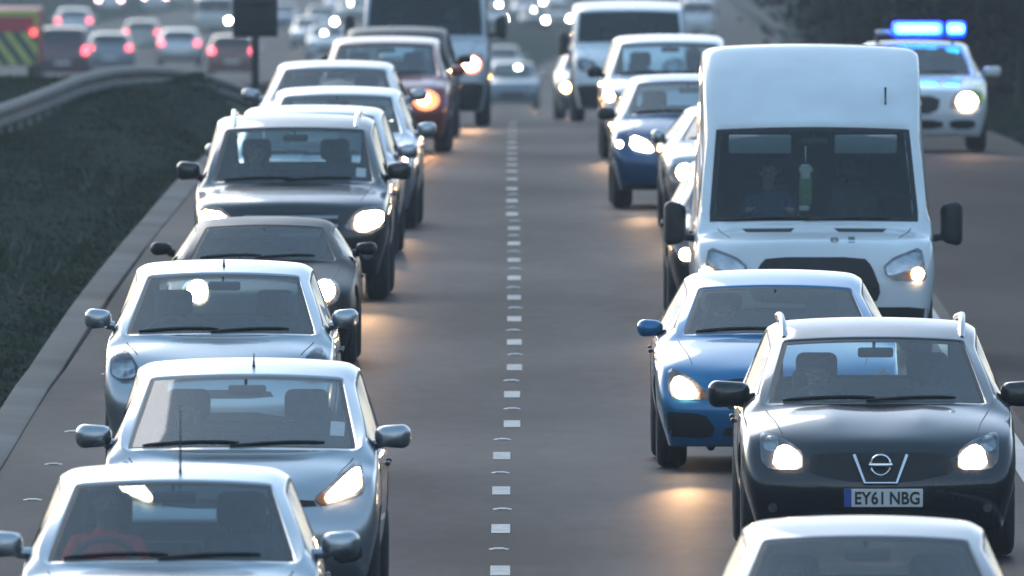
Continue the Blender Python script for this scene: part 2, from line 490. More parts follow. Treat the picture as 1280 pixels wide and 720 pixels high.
for px, Z, z in ((-60, 346, -.02), (-20, 356, -.03), (20, 366, -.04), (60, 377, -.04), (100, 388, -.02), (140, 398, -.06), (180, 406, -.14),
                 (212, 415, -.28), (246, 426, -.48), (284, 438, -.79), (325, 452, -1.2)):
    path.append((px_x(px, Z), Z, z))
rail("guard_rail", path, 3.2, "galvanised guard rail curving along the crest of the grass reserve", .36)
path = []
for Z in range(1000, 2500, 40):
    path.append((xc(Z)+7.1, Z, land_z(Z, xc(Z)+7.1)+.05))
rail("guard_rail", path, 32, "pale distant guard rail at the foot of the dark trees on the right", .95)

# back of a road sign on the reserve
Zs = 402.0; X = px_x(319, Zs)
sg = tag(empty("road_sign", (X, Zs, reserve_z(Zs, X)-.05)), "dark back of a rectangular road sign on a single post in the reserve", "road sign")
M_SIGN = mat("sign_back", (.022, .027, .036), rough=.6, vary=.15, scale=4)
def z_at(py, Z): return CAM_H-(py-HOR)*Z/FPX
zb = sg.location.z
bm = bmesh.new(); rbox(bm, (0, 0, (z_at(46, Zs)+z_at(-34, Zs))/2-zb), (56*Zs/FPX, .03, 80*Zs/FPX), .012, 2); bm_obj("panel", bm, M_SIGN, sg)
bm = bmesh.new(); tube(bm, [(0, .05, -.2), (0, .05, z_at(-30, Zs)-zb)], .055, 12); bm_obj("post", bm, M_SIGN, sg)
for py in (4, 36):
    bm = bmesh.new(); rbox(bm, (0, -.03, z_at(py, Zs)-zb), (.52, .05, .04), .008, 1); bm_obj("bracket", bm, M_SIGN, sg)

# trees and hedge on the bank to the right
M_BARK = mat("dark_bark", (.030, .026, .022), rough=.95, vary=.3, scale=5, bump=.5, bscale=12)
M_LEAF = mat("evergreen_leaf", (.012, .016, .018), rough=.95, col2=(.024, .028, .029), scale=.35, spec=.25)
M_LEAF2 = mat("brown_winter_leaf", (.018, .017, .020), rough=.95, col2=(.030, .027, .029), scale=.4, spec=.2)
def tree_meshes(seed, h, w, nleaf, low):
    rnd = random.Random(seed)
    bm = bmesh.new(); tips = []
    tube(bm, [(0, 0, -.5), (.05, .03, h*.3), (-.08, .1, h*.62), (.05, 0, h*.9)], [h*.028, h*.021, h*.012, .02], 8)
    for _ in range(15):
        t = rnd.uniform(low, .88); a = rnd.random()*6.28
        r = w*(.45+.55*math.sin(math.pi*min(1, (t-low+.15)/(1.05-low))))*rnd.uniform(.65, 1.05)
        p0 = Vector((0, 0, h*t)); p2 = p0+Vector((math.cos(a)*r, math.sin(a)*r, h*rnd.uniform(.03, .16)))
        p1 = p0.lerp(p2, .5)+Vector((0, 0, -.02*h))
        tube(bm, [p0, p1, p2], [h*.009, h*.006, .015], 5); tips += [p1, p2, p0.lerp(p2, .8)]
    bmesh.ops.recalc_face_normals(bm, faces=bm.faces)
    tm = bpy.data.meshes.new("trunk"); bm.to_mesh(tm); bm.free()
    V, Fc = [], []
    for _ in range(nleaf):
        c = rnd.choice(tips); sp = w*.30
        p = c+Vector((rnd.gauss(0, sp*.55), rnd.gauss(0, sp*.55), rnd.gauss(0, sp*.5)))
        if p.z < .2: p.z = .2+rnd.random()
        s = rnd.uniform(.07, .2)*(h/9)
        u = Vector((rnd.gauss(0, 1), rnd.gauss(0, 1), rnd.gauss(0, 1))).normalized(); v = u.orthogonal().normalized()
        i = len(V); V += [p-u*s, p+v*s*.55, p+u*s, p-v*s*.55]; Fc.append((i, i+1, i+2, i+3))
    cm = bpy.data.meshes.new("crown"); cm.from_pydata([tuple(q) for q in V], [], Fc)
    return tm, cm
TREES = [tree_meshes(11, 9, 3.0, 5200, .12), tree_meshes(12, 11, 3.4, 5600, .16), tree_meshes(13, 7, 2.8, 4600, .08), tree_meshes(14, 5, 2.6, 4200, .05)]
random.seed(8)
Z = 470.0; k = 0
tl = ("dark bushy tree of the row on the bank beside the slip lane", "distant tree in the dark row on the far right bank")
while Z < 2300:
    for j in range(2):
        ti = random.choice((0, 1, 2, 3)) if j == 0 else random.choice((0, 1, 1))
        zz = Z+random.uniform(-4, 4)*(1 if Z < 900 else 3)
        x = xc(zz)+(9.3+random.uniform(-.6, 1.2) if j == 0 else 13.5+random.uniform(-1.5, 2.5))
        if zz > 700: x += min(7, (zz-700)*.014)
        tm, cm = TREES[ti]
        o = empty("tree", (x, zz, land_z(zz, x)-.1), random.random()*6.28)
        s = random.uniform(.85, 1.2)*(1.0 if Z < 1000 else 1.25); o.scale = (s, s, s*random.uniform(.9, 1.1))
        tag(o, tl[0] if Z < 900 else tl[1], "tree", "trees on the right bank" if Z < 900 else "distant trees on the right bank")
        link("trunk", tm, M_BARK, o)
        if not cm.materials: cm.materials.append(M_LEAF if ti != 1 else M_LEAF2)
        link("crown", cm, M_LEAF, o, smooth=False)
    Z += 6.0 if Z < 620 else (13 if Z < 1000 else 34)

# ------------------------------------------------------------------ vehicles
def lerp(a, b, t): return a+(b-a)*t
DEF = dict(L=3.9, W=.85, H=1.5, zb=.20, zn=.80, zc=.97, cowl=.95, wc=.67, rf=1.85, zr=1.40, wr=.555, zbelt=.95, bp=2.35,
           q=.62, rr=.42, tb=.18, zt=1.0, wt=.60, bow=.20, van=False, wheel=.30, ax=.80, wb=2.45, hood_pow=1.5, tailz=.90,
           nose_w=.86, tumble=.0, belt_in=.955, dome=0.0, zrr=None, notch=0.0, capz=None, lvl=2, quarter=True, ybow=1.0, tailin=.93)
class Car: pass
def stations(P):
    L, W, H = P['L'], P['W'], P['H']; F, R = -L/2, L/2
    zb, zn, zc, zbelt = P['zb'], P['zn'], P['zc'], P['zbelt']
    yc, yr = F+P['cowl'], F+P['rf']
    wc, wr, zr = P['wc'], P['wr'], P['zr']
    ybp = F+P['bp']; yq = R-P['q']; yrr = R-P['rr']; ytb = R-P['tb']
    st = []
    def pf(y):
        t = (y-F)/L
        if t < .26: return lerp(P['nose_w']+.06, 1.0, (t/.26)**.6)
        if t > .74: return lerp(1.0, P['tailin'], ((t-.74)/.26)**1.6)
        return 1.0
    def rows(y, zs):
        f = pf(y)*W
        return [(f*.93, zb+.09), (f*1.0, lerp(zb, zs, .50)), (f*.99, zs-.09)]
    def zh(y):
        u = min(max((y-F-.15)/(P['cowl']-.15), 0), 1)
        return zn+(zc-.02-zn)*(1-(1-u)**P['hood_pow'])
    # nose face
    bow = P['bow']; nw = P['nose_w']
    T = [(W*nw*.93, zn-.115), (W*nw*.80, zn-.055), (W*nw*.60, zn-.02), (W*nw*.31, zn), (0, zn+.008)]
    st.append(dict(n='nose', y=F, rows=[(W*nw*.97, zb+.10, .03), (W*nw*1.0, lerp(zb, zn, .50), 0.0), (W*nw*.985, zn-.20, .025)], T=T, Tdy=.11, Bdy=.10, cap=-1, bow=bow))
    for y in ([F+.33, F+.33+(P['cowl']-.40)*.45, yc-.10] if P['cowl'] > .62 else [F+.30, yc-.07]):
        f = pf(y)*W; z = zh(y); zs = min(zbelt, z-.05)
        d = P['dome']
        st.append(dict(n='hood', y=y, rows=rows(y, zs), T=[(f*P['belt_in'], zs-.01), (f*.86, z-.032), (f*.64, z-.008+d*.3), (f*.32, z+.006+d), (0, z+.010)]))
    f = pf(yc)*W; b = P['ybow']
    st.append(dict(n='cowl', y=yc, rows=rows(yc, zbelt), T=[(f*P['belt_in'], zbelt), (min(wc+.075, f*P['belt_in']-.012), max(zc+.005, zbelt+.02)), (wc, zc), (.54*wc, zc+.010), (0, zc+.014)], dy=[0, .03, .0, -.10*b, -.14*b], crease=True))
    def roof(n, y, z, w, dy=None, bz=0.0, drop=.0, tin=.0):
        f = pf(y)*W
        st.append(dict(n=n, y=y, rows=rows(y, zbelt+bz), T=[(f*P['belt_in']-tin, zbelt+bz), (w+.076, z-.050-drop), (w+.004, z-.014-drop*.3), (.55*w, z+.004), (0, z+.010)], dy=dy))
    roof('rf', yr, zr, wr, dy=[.0, .03, 0, -.05*b, -.07*b])
    apex = H-.012
    if P['van']:
        cz = P['capz']
        roof('cap', yr+.42, cz, wr+.02, drop=.0)
        roof('cap2', yr+.95, apex-.01, wr+.02, drop=.02)
    else:
        roof('r1', lerp(yr, ybp, .45), lerp(zr, apex, .72), wr+.012)
    roof('b1', ybp-.045, apex-.004 if not P['van'] else apex, wr+.02, drop=.02 if P['van'] else .01)
    roof('b2', ybp+.045, apex, wr+.02, drop=.02 if P['van'] else .01)
    zrr = P['zrr'] or apex-.07
    roof('q', yq, lerp(apex, zrr, .55 if not P['van'] else .1), wr+.01, bz=.01, drop=.02 if P['van'] else .01)
    roof('rr', yrr, zrr, wr-.005, bz=.02, drop=.02 if P['van'] else .01)
    # tail window base
    f = pf(ytb)*W; wt, zt = P['wt'], P['zt']
    st.append(dict(n='tb', y=ytb, rows=rows(ytb, zbelt), T=[(f*P['belt_in'], zbelt), (wt+.10, zt-.03), (wt, zt), (.54*wt, zt+.008), (0, zt+.01)]))
    if P['notch'] > 0:
        y = R-.16; f = pf(y)*W
        st.append(dict(n='deck', y=y, rows=rows(y, P['tailz']), T=[(f*P['belt_in'], P['tailz']-.04), (f*.85, P['tailz']), (f*.64, P['tailz']+.01), (f*.32, P['tailz']+.02), (0, P['tailz']+.02)]))
    tz = P['tailz'] if P['notch'] > 0 else zt-.06
    tw = P['tailin']-.01
    st.append(dict(n='tail', y=R, rows=[(W*tw*.96, zb+.12, .02), (W*tw, lerp(zb, tz, .5), 0), (W*tw*.97, tz-.14, .02)], T=[(W*tw*.92, tz-.05), (W*tw*.80, tz-.02), (W*tw*.6, tz-.008), (W*tw*.31, tz), (0, tz)], Tdy=.05, Bdy=.08, cap=1, bow=.10))
    return st
GL = {'windscreen': 2, 'side_window': 3, 'rear_window': 4}
def body_cage(P):
    st = stations(P)
    bm = bmesh.new(); W = P['W']; zb = P['zb']
    cr = bm.edges.layers.float.new('crease_edge')
    R = []
    for s in st:
        V = {}
        y, cap, bow = s['y'], s.get('cap', 0), s.get('bow', 0)
        T = s['T']; dy = s.get('dy') or [0]*5
        def yy(x, d): return y-cap*d-cap*bow*(abs(x)/W)**2.4
        for i in range(9):
            k = i if i <= 4 else 8-i; sg = -1 if i < 4 else 1
            x, z = T[k]; x *= sg
            V['T', i] = bm.verts.new((x, yy(x, s.get('Tdy', 0))+dy[k], z))
            fx = T[k][0]/T[0][0]*sg if T[0][0] else 0
            xb = fx*s['rows'][0][0]*.97
            V['B', i] = bm.verts.new((xb, yy(xb, s.get('Bdy', 0)), zb))
        for r in range(3):
            rr = s['rows'][r]; x, z = rr[0], rr[1]; d = rr[2] if len(rr) > 2 else 0
            for i in (range(9) if cap else (0, 8)):
                k = i if i <= 4 else 8-i; sg = -1 if i < 4 else 1
                fx = T[k][0]/T[0][0]*sg
                V[r, i] = bm.verts.new((x*fx, yy(x*fx, d), z))
        R.append(V)
    names = [s['n'] for s in st]
    def face(a, m=0):
        f = bm.faces.new(a); f.material_index = m; return f
    for j in range(len(st)-1):
        A, B = R[j], R[j+1]; a, b = names[j], names[j+1]
        for i in range(8):
            m = 0; core = 2 <= i <= 5
            if a == 'cowl' and core: m = 2
            elif b == 'tb' and core and not P.get('noback'): m = 4
            elif i in (0, 7):
                if P['van']:
                    m = 3 if a == 'cowl' else 0
                elif a in ('cowl', 'rf', 'r1'): m = 3
                elif a == 'b2' or (a == 'q' and P['quarter'] and False): m = 3
                elif a == 'b1' and not P['van']: m = 5
            face((A['T', i], A['T', i+1], B['T', i+1], B['T', i]), m)
            face((A['B', i+1], A['B', i], B['B', i], B['B', i+1]), 5)
        for i in (0, 8):
            seq = [('T', i), (2, i), (1, i), (0, i), ('B', i)]
            for u, v in zip(seq, seq[1:]):
                q = (A[u], A[v], B[v], B[u]); face(q if i == 8 else q[::-1])
    for j, s in enumerate(st):
        if not s.get('cap'): continue
        V = R[j]; seq = ['T', 2, 1, 0, 'B']
        for u, v in zip(seq, seq[1:]):
            for i in range(8):
                face((V[u, i], V[u, i+1], V[v, i+1], V[v, i]))
    bm.edges.ensure_lookup_table()
    def crease(v1, v2, c):
        e = bm.edges.get((v1, v2))
        if e: e[cr] = max(e[cr], c)
    for j, n in enumerate(names):
        V = R[j]
        if n in ('cowl', 'rf'):
            for i in range(1, 7): crease(V['T', i], V['T', i+1], .95 if 2 <= i <= 5 else .6)
        if n in ('nose', 'tail'):
            for i in range(8): crease(V['B', i], V['B', i+1], .6); crease(V['T', i], V['T', i+1], .25)
    for j in range(len(names)-1):
        a = names[j]
        for i in (0, 8):
            crease(R[j]['B', i], R[j+1]['B', i], .6)
            if a != 'nose': crease(R[j]['T', i], R[j+1]['T', i], .6)
        if a == 'hood' and P['dome'] > 0:
            for i in (3, 5): crease(R[j]['T', i], R[j+1]['T', i], .8)
        if a in ('cowl',):
            for i in (1, 2, 6, 7): crease(R[j]['T', i], R[j+1]['T', i], .95 if i in (2, 6) else .7)
        if a in ('rf', 'r1', 'b1', 'b2', 'cap', 'cap2', 'q'):
            for i in (1, 7): crease(R[j]['T', i], R[j+1]['T', i], .5 if P['van'] else .65)
            for i in (2, 6): crease(R[j]['T', i], R[j+1]['T', i], .3)
    bmesh.ops.recalc_face_normals(bm, faces=bm.faces)
    return bm
def ev(o):
    dg = bpy.context.evaluated_depsgraph_get(); dg.update()
    return bpy.data.meshes.new_from_object(o.evaluated_get(dg), depsgraph=dg)
TMPM = [mat("tmp%d" % i, (.5, .5, .5)) for i in range(6)]

def conform(car, poly, d='front', off=.006, depth=.03, step=.035):
    """A patch cut to the outline POLY that lies on the body, OFF proud of it, with edges sunk DEPTH into it."""
    bm = bmesh.new()
    f = bm.faces.new([bm.verts.new((u, 0, v)) for u, v in poly])
    us = [p[0] for p in poly]; vs = [p[1] for p in poly]
    for ax, lo, hi in ((0, min(us), max(us)), (2, min(vs), max(vs))):
        n = int((hi-lo)/step)
        for k in range(1, n+1):
            c = lo+(hi-lo)*k/(n+1)
            co = Vector((0, 0, 0)); no = Vector((0, 0, 0)); co[ax] = c; no[ax] = 1
            bmesh.ops.bisect_plane(bm, geom=bm.verts[:]+bm.edges[:]+bm.faces[:], plane_co=co, plane_no=no)
    bmesh.ops.triangulate(bm, faces=bm.faces[:])
    bv = car.bvh; last = None
    if d == 'front': o_, dr = (lambda u, v: Vector((u, -9, v))), Vector((0, 1, 0))
    elif d == 'rear': o_, dr = (lambda u, v: Vector((u, 9, v))), Vector((0, -1, 0))
    elif d == 'top': o_, dr = (lambda u, v: Vector((u, v, 9))), Vector((0, 0, -1))
    elif d == 'right': o_, dr = (lambda u, v: Vector((9, u, v))), Vector((-1, 0, 0))
    else: o_, dr = (lambda u, v: Vector((-9, u, v))), Vector((1, 0, 0))
    miss = []; got = []
    for v in bm.verts:
        u, w = v.co.x, v.co.z
        h = bv.ray_cast(o_(u, w), dr)
        if h[0] is None:
            n = bv.find_nearest(o_(u, w)+dr*(9-car.P['L']/2+.1 if d in ('front', 'rear') else 8.2))
            v.co = n[0]-dr*off; continue
        v.co = h[0]-dr*off
    bd = [e for e in bm.edges if e.is_boundary]
    if depth:
        r = bmesh.ops.extrude_edge_only(bm, edges=bd)
        for g in r['geom']:
            if isinstance(g, bmesh.types.BMVert): g.co += dr*depth
    bmesh.ops.recalc_face_normals(bm, faces=bm.faces)
    return bm
def on_body(car, u, v, d='front', off=.01):
    if d == 'front': o, dr = Vector((u, -9, v)), Vector((0, 1, 0))
    elif d == 'rear': o, dr = Vector((u, 9, v)), Vector((0, -1, 0))
    elif d == 'top': o, dr = Vector((u, v, 9)), Vector((0, 0, -1))
    elif d == 'right': o, dr = Vector((9, u, v)), Vector((-1, 0, 0))
    else: o, dr = Vector((-9, u, v)), Vector((1, 0, 0))
    h = car.bvh.ray_cast(o, dr)
    if h[0] is None: h = car.bvh.find_nearest(o+dr*(9-1.5))
    return h[0]-dr*off
def patch(car, name, poly, m, parent=None, d='front', off=.006, depth=.03, sym=False, step=.035, angle=40):
    out = []
    for s in ((1, -1) if sym else (1,)):
        pp = [(s*u, v) for u, v in poly]
        out.append(bm_obj(name, conform(car, pp, d, off, depth, step), m, parent or car.root, angle=angle))
    return out

WHEEL = {}
def wheel_parts(r):
    if r in WHEEL: return WHEEL[r]
    w = .205
    bm = bmesh.new()
    lathe_x(bm, [(-w/2+.01, r*.66), (-w/2, r*.70), (-w/2-.006, r*.84), (-w/2+.012, r*.95), (-w/2+.035, r*.99), (-.045, r), (-.04, r*.985), (-.03, r), (.03, r), (.04, r*.985), (.045, r), (w/2-.035, r*.99), (w/2-.012, r*.95), (w/2+.006, r*.84), (w/2, r*.70), (w/2-.01, r*.66)], 36)
    bmesh.ops.recalc_face_normals(bm, faces=bm.faces)
    tm = bpy.data.meshes.new("tyre"); bm.to_mesh(tm); bm.free()
    bm = bmesh.new()
    lathe_x(bm, [(-w/2+.012, r*.66), (-w/2+.012, r*.60), (-.02, r*.58), (.05, r*.58), (w/2-.005, r*.60), (w/2-.005, r*.66)], 32)
    lathe_x(bm, [(w/2-.035, .001), (w/2-.02, r*.12), (w/2-.03, r*.18)], 20)
    for k in range(5):
        a = 2*math.pi*k/5
        rbox(bm, (w/2-.035, math.cos(a)*r*.36, math.sin(a)*r*.36), (.03, r*.13, r*.52), .008, 1, rot=Matrix.Rotation(a-math.pi/2, 3, 'X'))
    bmesh.ops.recalc_face_normals(bm, faces=bm.faces)
    rm = bpy.data.meshes.new("rim"); bm.to_mesh(rm); bm.free()
    WHEEL[r] = (tm, rm); return tm, rm

def make_car(name, P_, paint_m, X, Zf, rz=0.0, label=None, cat="car", group=None, lamps=None, det=2, roof_m=None, rear=False):
    """det 2: full interior, wipers, seams; det 1: seats and mirrors; det 0: shell, lamps, wheels"""
    P = dict(DEF); P.update(P_)
    if det == 0: P['lvl'] = 2
    car = Car(); car.P = P
    L, W, H = P['L'], P['W'], P['H']; F = -L/2
    Zc = Zf+L/2
    car.root = root = empty(name, (X, Zc, ground_z(Zc, X)), rz+(math.pi if rear else 0))
    root.rotation_mode = 'XYZ'
    sl = (ground_z(Zc+1.3, X)-ground_z(Zc-1.3, X))/2.6
    root.rotation_euler.x = math.atan(sl)*(-1 if rear else 1)
    tag(root, label, cat, group)
    # body: subdivided cage scaled so that its limit surface has the wanted size
    bm = body_cage(P)
    me = bpy.data.meshes.new("tmp"); bm.to_mesh(me); bm.free()
    for m in TMPM: me.materials.append(m)
    to = bpy.data.objects.new("tmp", me); COL.objects.link(to)
    sb = to.modifiers.new("s", 'SUBSURF'); sb.levels = sb.render_levels = P['lvl']
    m2 = ev(to)
    xs = [v.co.x for v in m2.vertices]; ys = [v.co.y for v in m2.vertices]; zs = [v.co.z for v in m2.vertices]
    sx = 2*W/(max(xs)-min(xs)); sy = L/(max(ys)-min(ys)); y0 = (max(ys)+min(ys))/2
    zlo, zhi = min(zs), max(zs); sz = (H-P['zb'])/(zhi-zlo)
    for v in me.vertices:
        v.co.x *= sx; v.co.y = (v.co.y-y0)*sy; v.co.z = P['zb']+(v.co.z-zlo)*sz
    bpy.data.meshes.remove(m2)
    m2 = ev(to)
    bmv = bmesh.new(); bmv.from_mesh(m2); car.bvh = BVHTree.FromBMesh(bmv); bmv.free(); bpy.data.meshes.remove(m2)
    yf, yb_ = F+P['ax'], F+P['ax']+P['wb']; wr_ = P['wheel']
    cb = bmesh.new()
    for y in (yf, yb_):
        for s in (-1, 1):
            n0 = len(cb.verts)
            r_ = bmesh.ops.create_cone(cb, cap_ends=True, segments=28, radius1=wr_+.055, radius2=wr_+.055, depth=.6)
            for v in r_['verts']: v.co = Vector((s*(W-.24+.3)+v.co.z, y+v.co.x, wr_+.01+v.co.y))
    for f in cb.faces: f.material_index = 1
    bmesh.ops.recalc_face_normals(cb, faces=cb.faces)
    cm = bpy.data.meshes.new("cut"); cb.to_mesh(cm); cb.free()
    for m in TMPM: cm.materials.append(m)
    co = bpy.data.objects.new("cut", cm); COL.objects.link(co)
    bo = to.modifiers.new("b", 'BOOLEAN'); bo.object = co; bo.operation = 'DIFFERENCE'; bo.solver = 'EXACT'
    m3 = ev(to)
    bpy.data.objects.remove(co); bpy.data.objects.remove(to)
    bm = bmesh.new(); bm.from_mesh(m3); bpy.data.meshes.remove(m3)
    # windows become their own panes with a black seal round each
    def pane(nm, mi, sel, gm):
        b2 = bm.copy(); b2.faces.ensure_lookup_table()
        kill = [f for f in b2.faces if not (f.material_index == mi and sel(f.calc_center_median()))]
        bmesh.ops.delete(b2, geom=kill, context='FACES')
        if not b2.faces: b2.free(); return
        for f in b2.faces: f.material_index = 0
        th = .028 if nm == 'windscreen' else .02
        if P['van'] and nm == 'windscreen': th = .05
        r = bmesh.ops.inset_region(b2, faces=b2.faces[:], thickness=th, use_boundary=True, use_even_offset=True)
        for f in r['faces']: f.material_index = 1
        bm_obj(nm, b2, [gm, M_TRIM], root, normals=False, angle=60)
    pane('windscreen', 2, lambda c: True, M_SCREEN)
    pane('rear_window', 4, lambda c: True, M_SIDE)
    yB = F+P['bp']
    for s in (-1, 1):
        pane('side_window', 3, lambda c: c.x*s > 0 and c.y < yB, M_SIDE)
        pane('side_window', 3, lambda c: c.x*s > 0 and c.y >= yB, M_SIDE)
    kill = [f for f in bm.faces if f.material_index in (2, 3, 4)]
    bmesh.ops.delete(bm, geom=kill, context='FACES')
    for f in bm.faces:
        f.material_index = {0: 0, 1: 1, 5: 1}.get(f.material_index, 0)
        if roof_m and f.material_index == 0:
            c = f.calc_center_median()
            if c.z > P['zbelt']+.12 and c.y > F+P['rf']-.02: f.material_index = 2
    body = bm_obj("body", bm, [paint_m, M_WELL]+([roof_m] if roof_m else []), root, normals=False, angle=50)
    body.data.materials.append(M_HEAD)
    so = body.modifiers.new("inner_skin", 'SOLIDIFY'); so.thickness = .022; so.offset = -1; so.material_offset = 3
    # wheels
    tm, rm = wheel_parts(wr_)
    for y in (yf, yb_):
        for s in (-1, 1):
            w = empty("wheel", (0, 0, 0)); w.parent = root; w.location = (s*(W-.125), y, wr_); w.rotation_euler = (0, 0, 0 if s > 0 else math.pi)
            link("tyre", tm, M_RUBBER, w, angle=50); link("rim", rm, M_RIM, w)
    yc = F+P['cowl']
    # door mirrors
    if not P.get('nomirror'):
        mm = P.get('mirror_m') or paint_m
        mz = P.get('mz', P['zbelt']+.10); mx = P.get('mx', W+.085); mw, mh = P.get('mw', .21), P.get('mh', .145)
        for s in (-1, 1):
            bm = bmesh.new()
            my = yc+P.get('my', .40)
            vs = rbox(bm, (0, 0, 0), (mw, .13, mh), .055, 4)
            for v in vs:
                t = (v.co.x*s)/mw+.5                       # inner end narrower, face bulging forward
                v.co.z *= lerp(.82, 1.0, min(1, t*1.5)); v.co.y -= .05*(1-(2*(t-.5))**2)
                v.co += Vector((s*mx, my, mz))
            tube(bm, [(s*(W*.93), my+.04, mz-mh*.36), (s*(mx-mw*.28), my+.02, mz-mh*.3)], [.035, .028], 8)
            mo = bm_obj("door_mirror", bm, mm, root)
            bm = bmesh.new(); rbox(bm, (s*mx, my+.064, mz), (mw*.84, .008, mh*.8), .004, 1); bm_obj("mirror_glass", bm, M_CHROME, mo)
    if det >= 1: interior(car)
    if det >= 2: trimmings(car)
    return car

def interior(car):
    P = car.P; root = car.root; F = -P['L']/2; yc = F+P['cowl']; W, H = P['W'], P['H']
    zc, wc = P['zc'], P['wc']
    k = P.get('seat', 1.0); hz = P.get('head_z', H-.25)
    bm = bmesh.new()
    vs = rbox(bm, (0, yc+.30, zc-.16), (2*wc*.98, .56, .22), .06, 3)
    rbox(bm, (-.36, yc+.52, zc-.06), (.34, .16, .12), .04, 3)
    bm_obj("dashboard", bm, M_INT, root)
    ys = yc+P.get('seat_y', 1.15)
    for s in (-1, 1):
        so = bpy.data.objects.new("seat", None); COL.objects.link(so); so.parent = root; so.location = (s*.36, ys, 0)
        rot = Matrix.Rotation(math.radians(-16), 3, 'X')
        bm = bmesh.new(); rbox(bm, (0, 0, hz-.50), (.49, .15, .60), .06, 3, rot=rot, taper=.86); bm_obj("backrest", bm, M_INT, so)
        bm = bmesh.new(); rbox(bm, (0, .11, hz-.08), (.27, .11, .20), .05, 3, rot=rot); tube(bm, [(-.06, .085, hz-.25), (-.06, .10, hz-.14)], .008, 6); tube(bm, [(.06, .085, hz-.25), (.06, .10, hz-.14)], .008, 6)
        bm_obj("headrest", bm, M_INT, so)
        bm = bmesh.new(); rbox(bm, (0, -.30, hz-.80), (.49, .54, .16), .05, 3); bm_obj("cushion", bm, M_INT, so)
    if not P['van'] and not P.get('two_seat'):
        yr = ys+.85
        bm = bmesh.new(); rbox(bm, (0, yr, hz-.52), (1.15, .14, .50), .05, 3, rot=Matrix.Rotation(math.radians(-14), 3, 'X')); bm_obj("rear_bench", bm, M_INT, root)
        for x in (-.38, .38):
            bm = bmesh.new(); rbox(bm, (x, yr+.1, hz-.18), (.24, .09, .13), .035, 3); bm_obj("rear_headrest", bm, M_INT, root)
    bm = bmesh.new()
    pts = [(math.cos(a)*.185, 0, math.sin(a)*.185) for a in [2*math.pi*i/24 for i in range(25)]]
    tube(bm, pts, .016, 8, cap=False)
    for a in (0.1, math.pi-.1, -math.pi/2): tube(bm, [(0, .03, 0), (math.cos(a)*.18, 0, math.sin(a)*.18)], [.03, .014], 6)
    M = Matrix.Translation((-.36, yc+.66, zc-.05)) @ Matrix.Rotation(math.radians(28), 4, 'X')
    for v in bm.verts: v.co = M @ v.co
    bm_obj("steering_wheel", bm, M_INT, root)
    # inside mirror hangs behind the top of the screen
    p = on_body(car, 0, P['zr']-.075 if not P['van'] else P['zr']-.12, 'front', off=-.10)
    bm = bmesh.new(); rbox(bm, (p.x+.01, p.y, p.z), (.23, .035, .065), .02, 3); tube(bm, [(p.x, p.y+.02, p.z+.02), (p.x, p.y+.05, p.z+.062)], .010, 6)
    bm_obj("inside_mirror", bm, M_TRIM, root)

def trimmings(car):
    P = car.P; root = car.root; F = -P['L']/2; yc = F+P['cowl']; W, H = P['W'], P['H']; zc, wc = P['zc'], P['wc']
    if P.get('wipers', True):
        for a, b, h in ((-.86, -.02, .030), (-.10, .72, .028)):
            bm = bmesh.new(); n = 9; pts = []
            for i in range(n):
                t = i/(n-1); x = lerp(a, b, t)*wc
                pts.append(on_body(car, x, zc+.035+h*math.sin(t*2.2)*.8, 'front', .012))
            tube(bm, pts, [.006]+[.011]*(n-2)+[.006], 6); bm_obj("wiper", bm, M_TRIM, root)
    # bonnet shut lines, door shut lines, handles
    def seam(pts, d):
        pp = [on_body(car, u, v, d, -.001) for u, v in pts]
        tube(bm_all, pp, .0045, 5)
    y0, y1 = F+.34, yc-.10
    if y1-y0 > .2:
        for s in (-1, 1):
            bm_all = bmesh.new()
            seam([(s*lerp(W*.70, W*.80, t), lerp(y0, y1, t)) for t in [i/8 for i in range(9)]], 'top')
            bm_obj("bonnet_seam", bm_all, M_GRILLE, root)
    yB = F+P['bp']; y_a = yc+.25; y_e = -F-P['q']-.15
    for s, d in ((1, 'right'), (-1, 'left')):
        bm_all = bmesh.new()
        zb = P['zb']+.10; zt = P['zbelt']-.03
        for y in ((y_a, yB) if P['van'] else (y_a, yB, y_e)):
            seam([(y, lerp(zb, zt, i/6)) for i in range(7)], d)
        seam([(lerp(y_a, yB if P['van'] else y_e, i/10), zb) for i in range(11)], d)
        bm_obj("door_seam", bm_all, M_GRILLE, root)
        for y in ((yB-.16,) if P['van'] else (yB-.16, y_e-.12)):
            p = on_body(car, y, P['zbelt']-.13, d, .012)
            bm = bmesh.new(); rbox(bm, p, (.03, .19, .03), .012, 2); bm_obj("door_handle", bm, M_CHROME if P.get('chrome_h') else M_TRIM, root)

def headlights(car, poly, lit=None, lit_m=None, extra=None, amber=None, off=.004, only=None, refl=None, amber_m=None):
    """lamp bucket on the body, lit bulb area and clear cover as sub-parts; mirrored left and right"""
    for s in (-1, 1):
        P2 = [(s*u, v) for u, v in poly]
        hl = bm_obj("headlight", conform(car, P2, 'front', off, .05), M_BUCKET, car.root)
        if refl:
            for cx, cz, r in refl: bm_obj("reflector", conform(car, disc(s*cx, cz, r), 'front', off+.006, .02, .03), M_REFL, hl)
        if amber: bm_obj("indicator_or_glow", conform(car, [(s*u, v) for u, v in amber], 'front', off+.008, .02), amber_m or M_AMBER, hl)
        if lit and (only is None or s == only): bm_obj("reflector" if lit_m is M_REFL else "bulb", conform(car, [(s*u, v) for u, v in lit], 'front', off+.012, .015), lit_m or M_LAMP, hl)
        bm_obj("lamp_cover", conform(car, P2, 'front', off+.024, .0), M_LENS, hl)
    for s in ((1, -1) if only is None else (only,)):
        if lit and lit_m is not M_REFL: beam(car, s, lit, lit_m or M_LAMP)
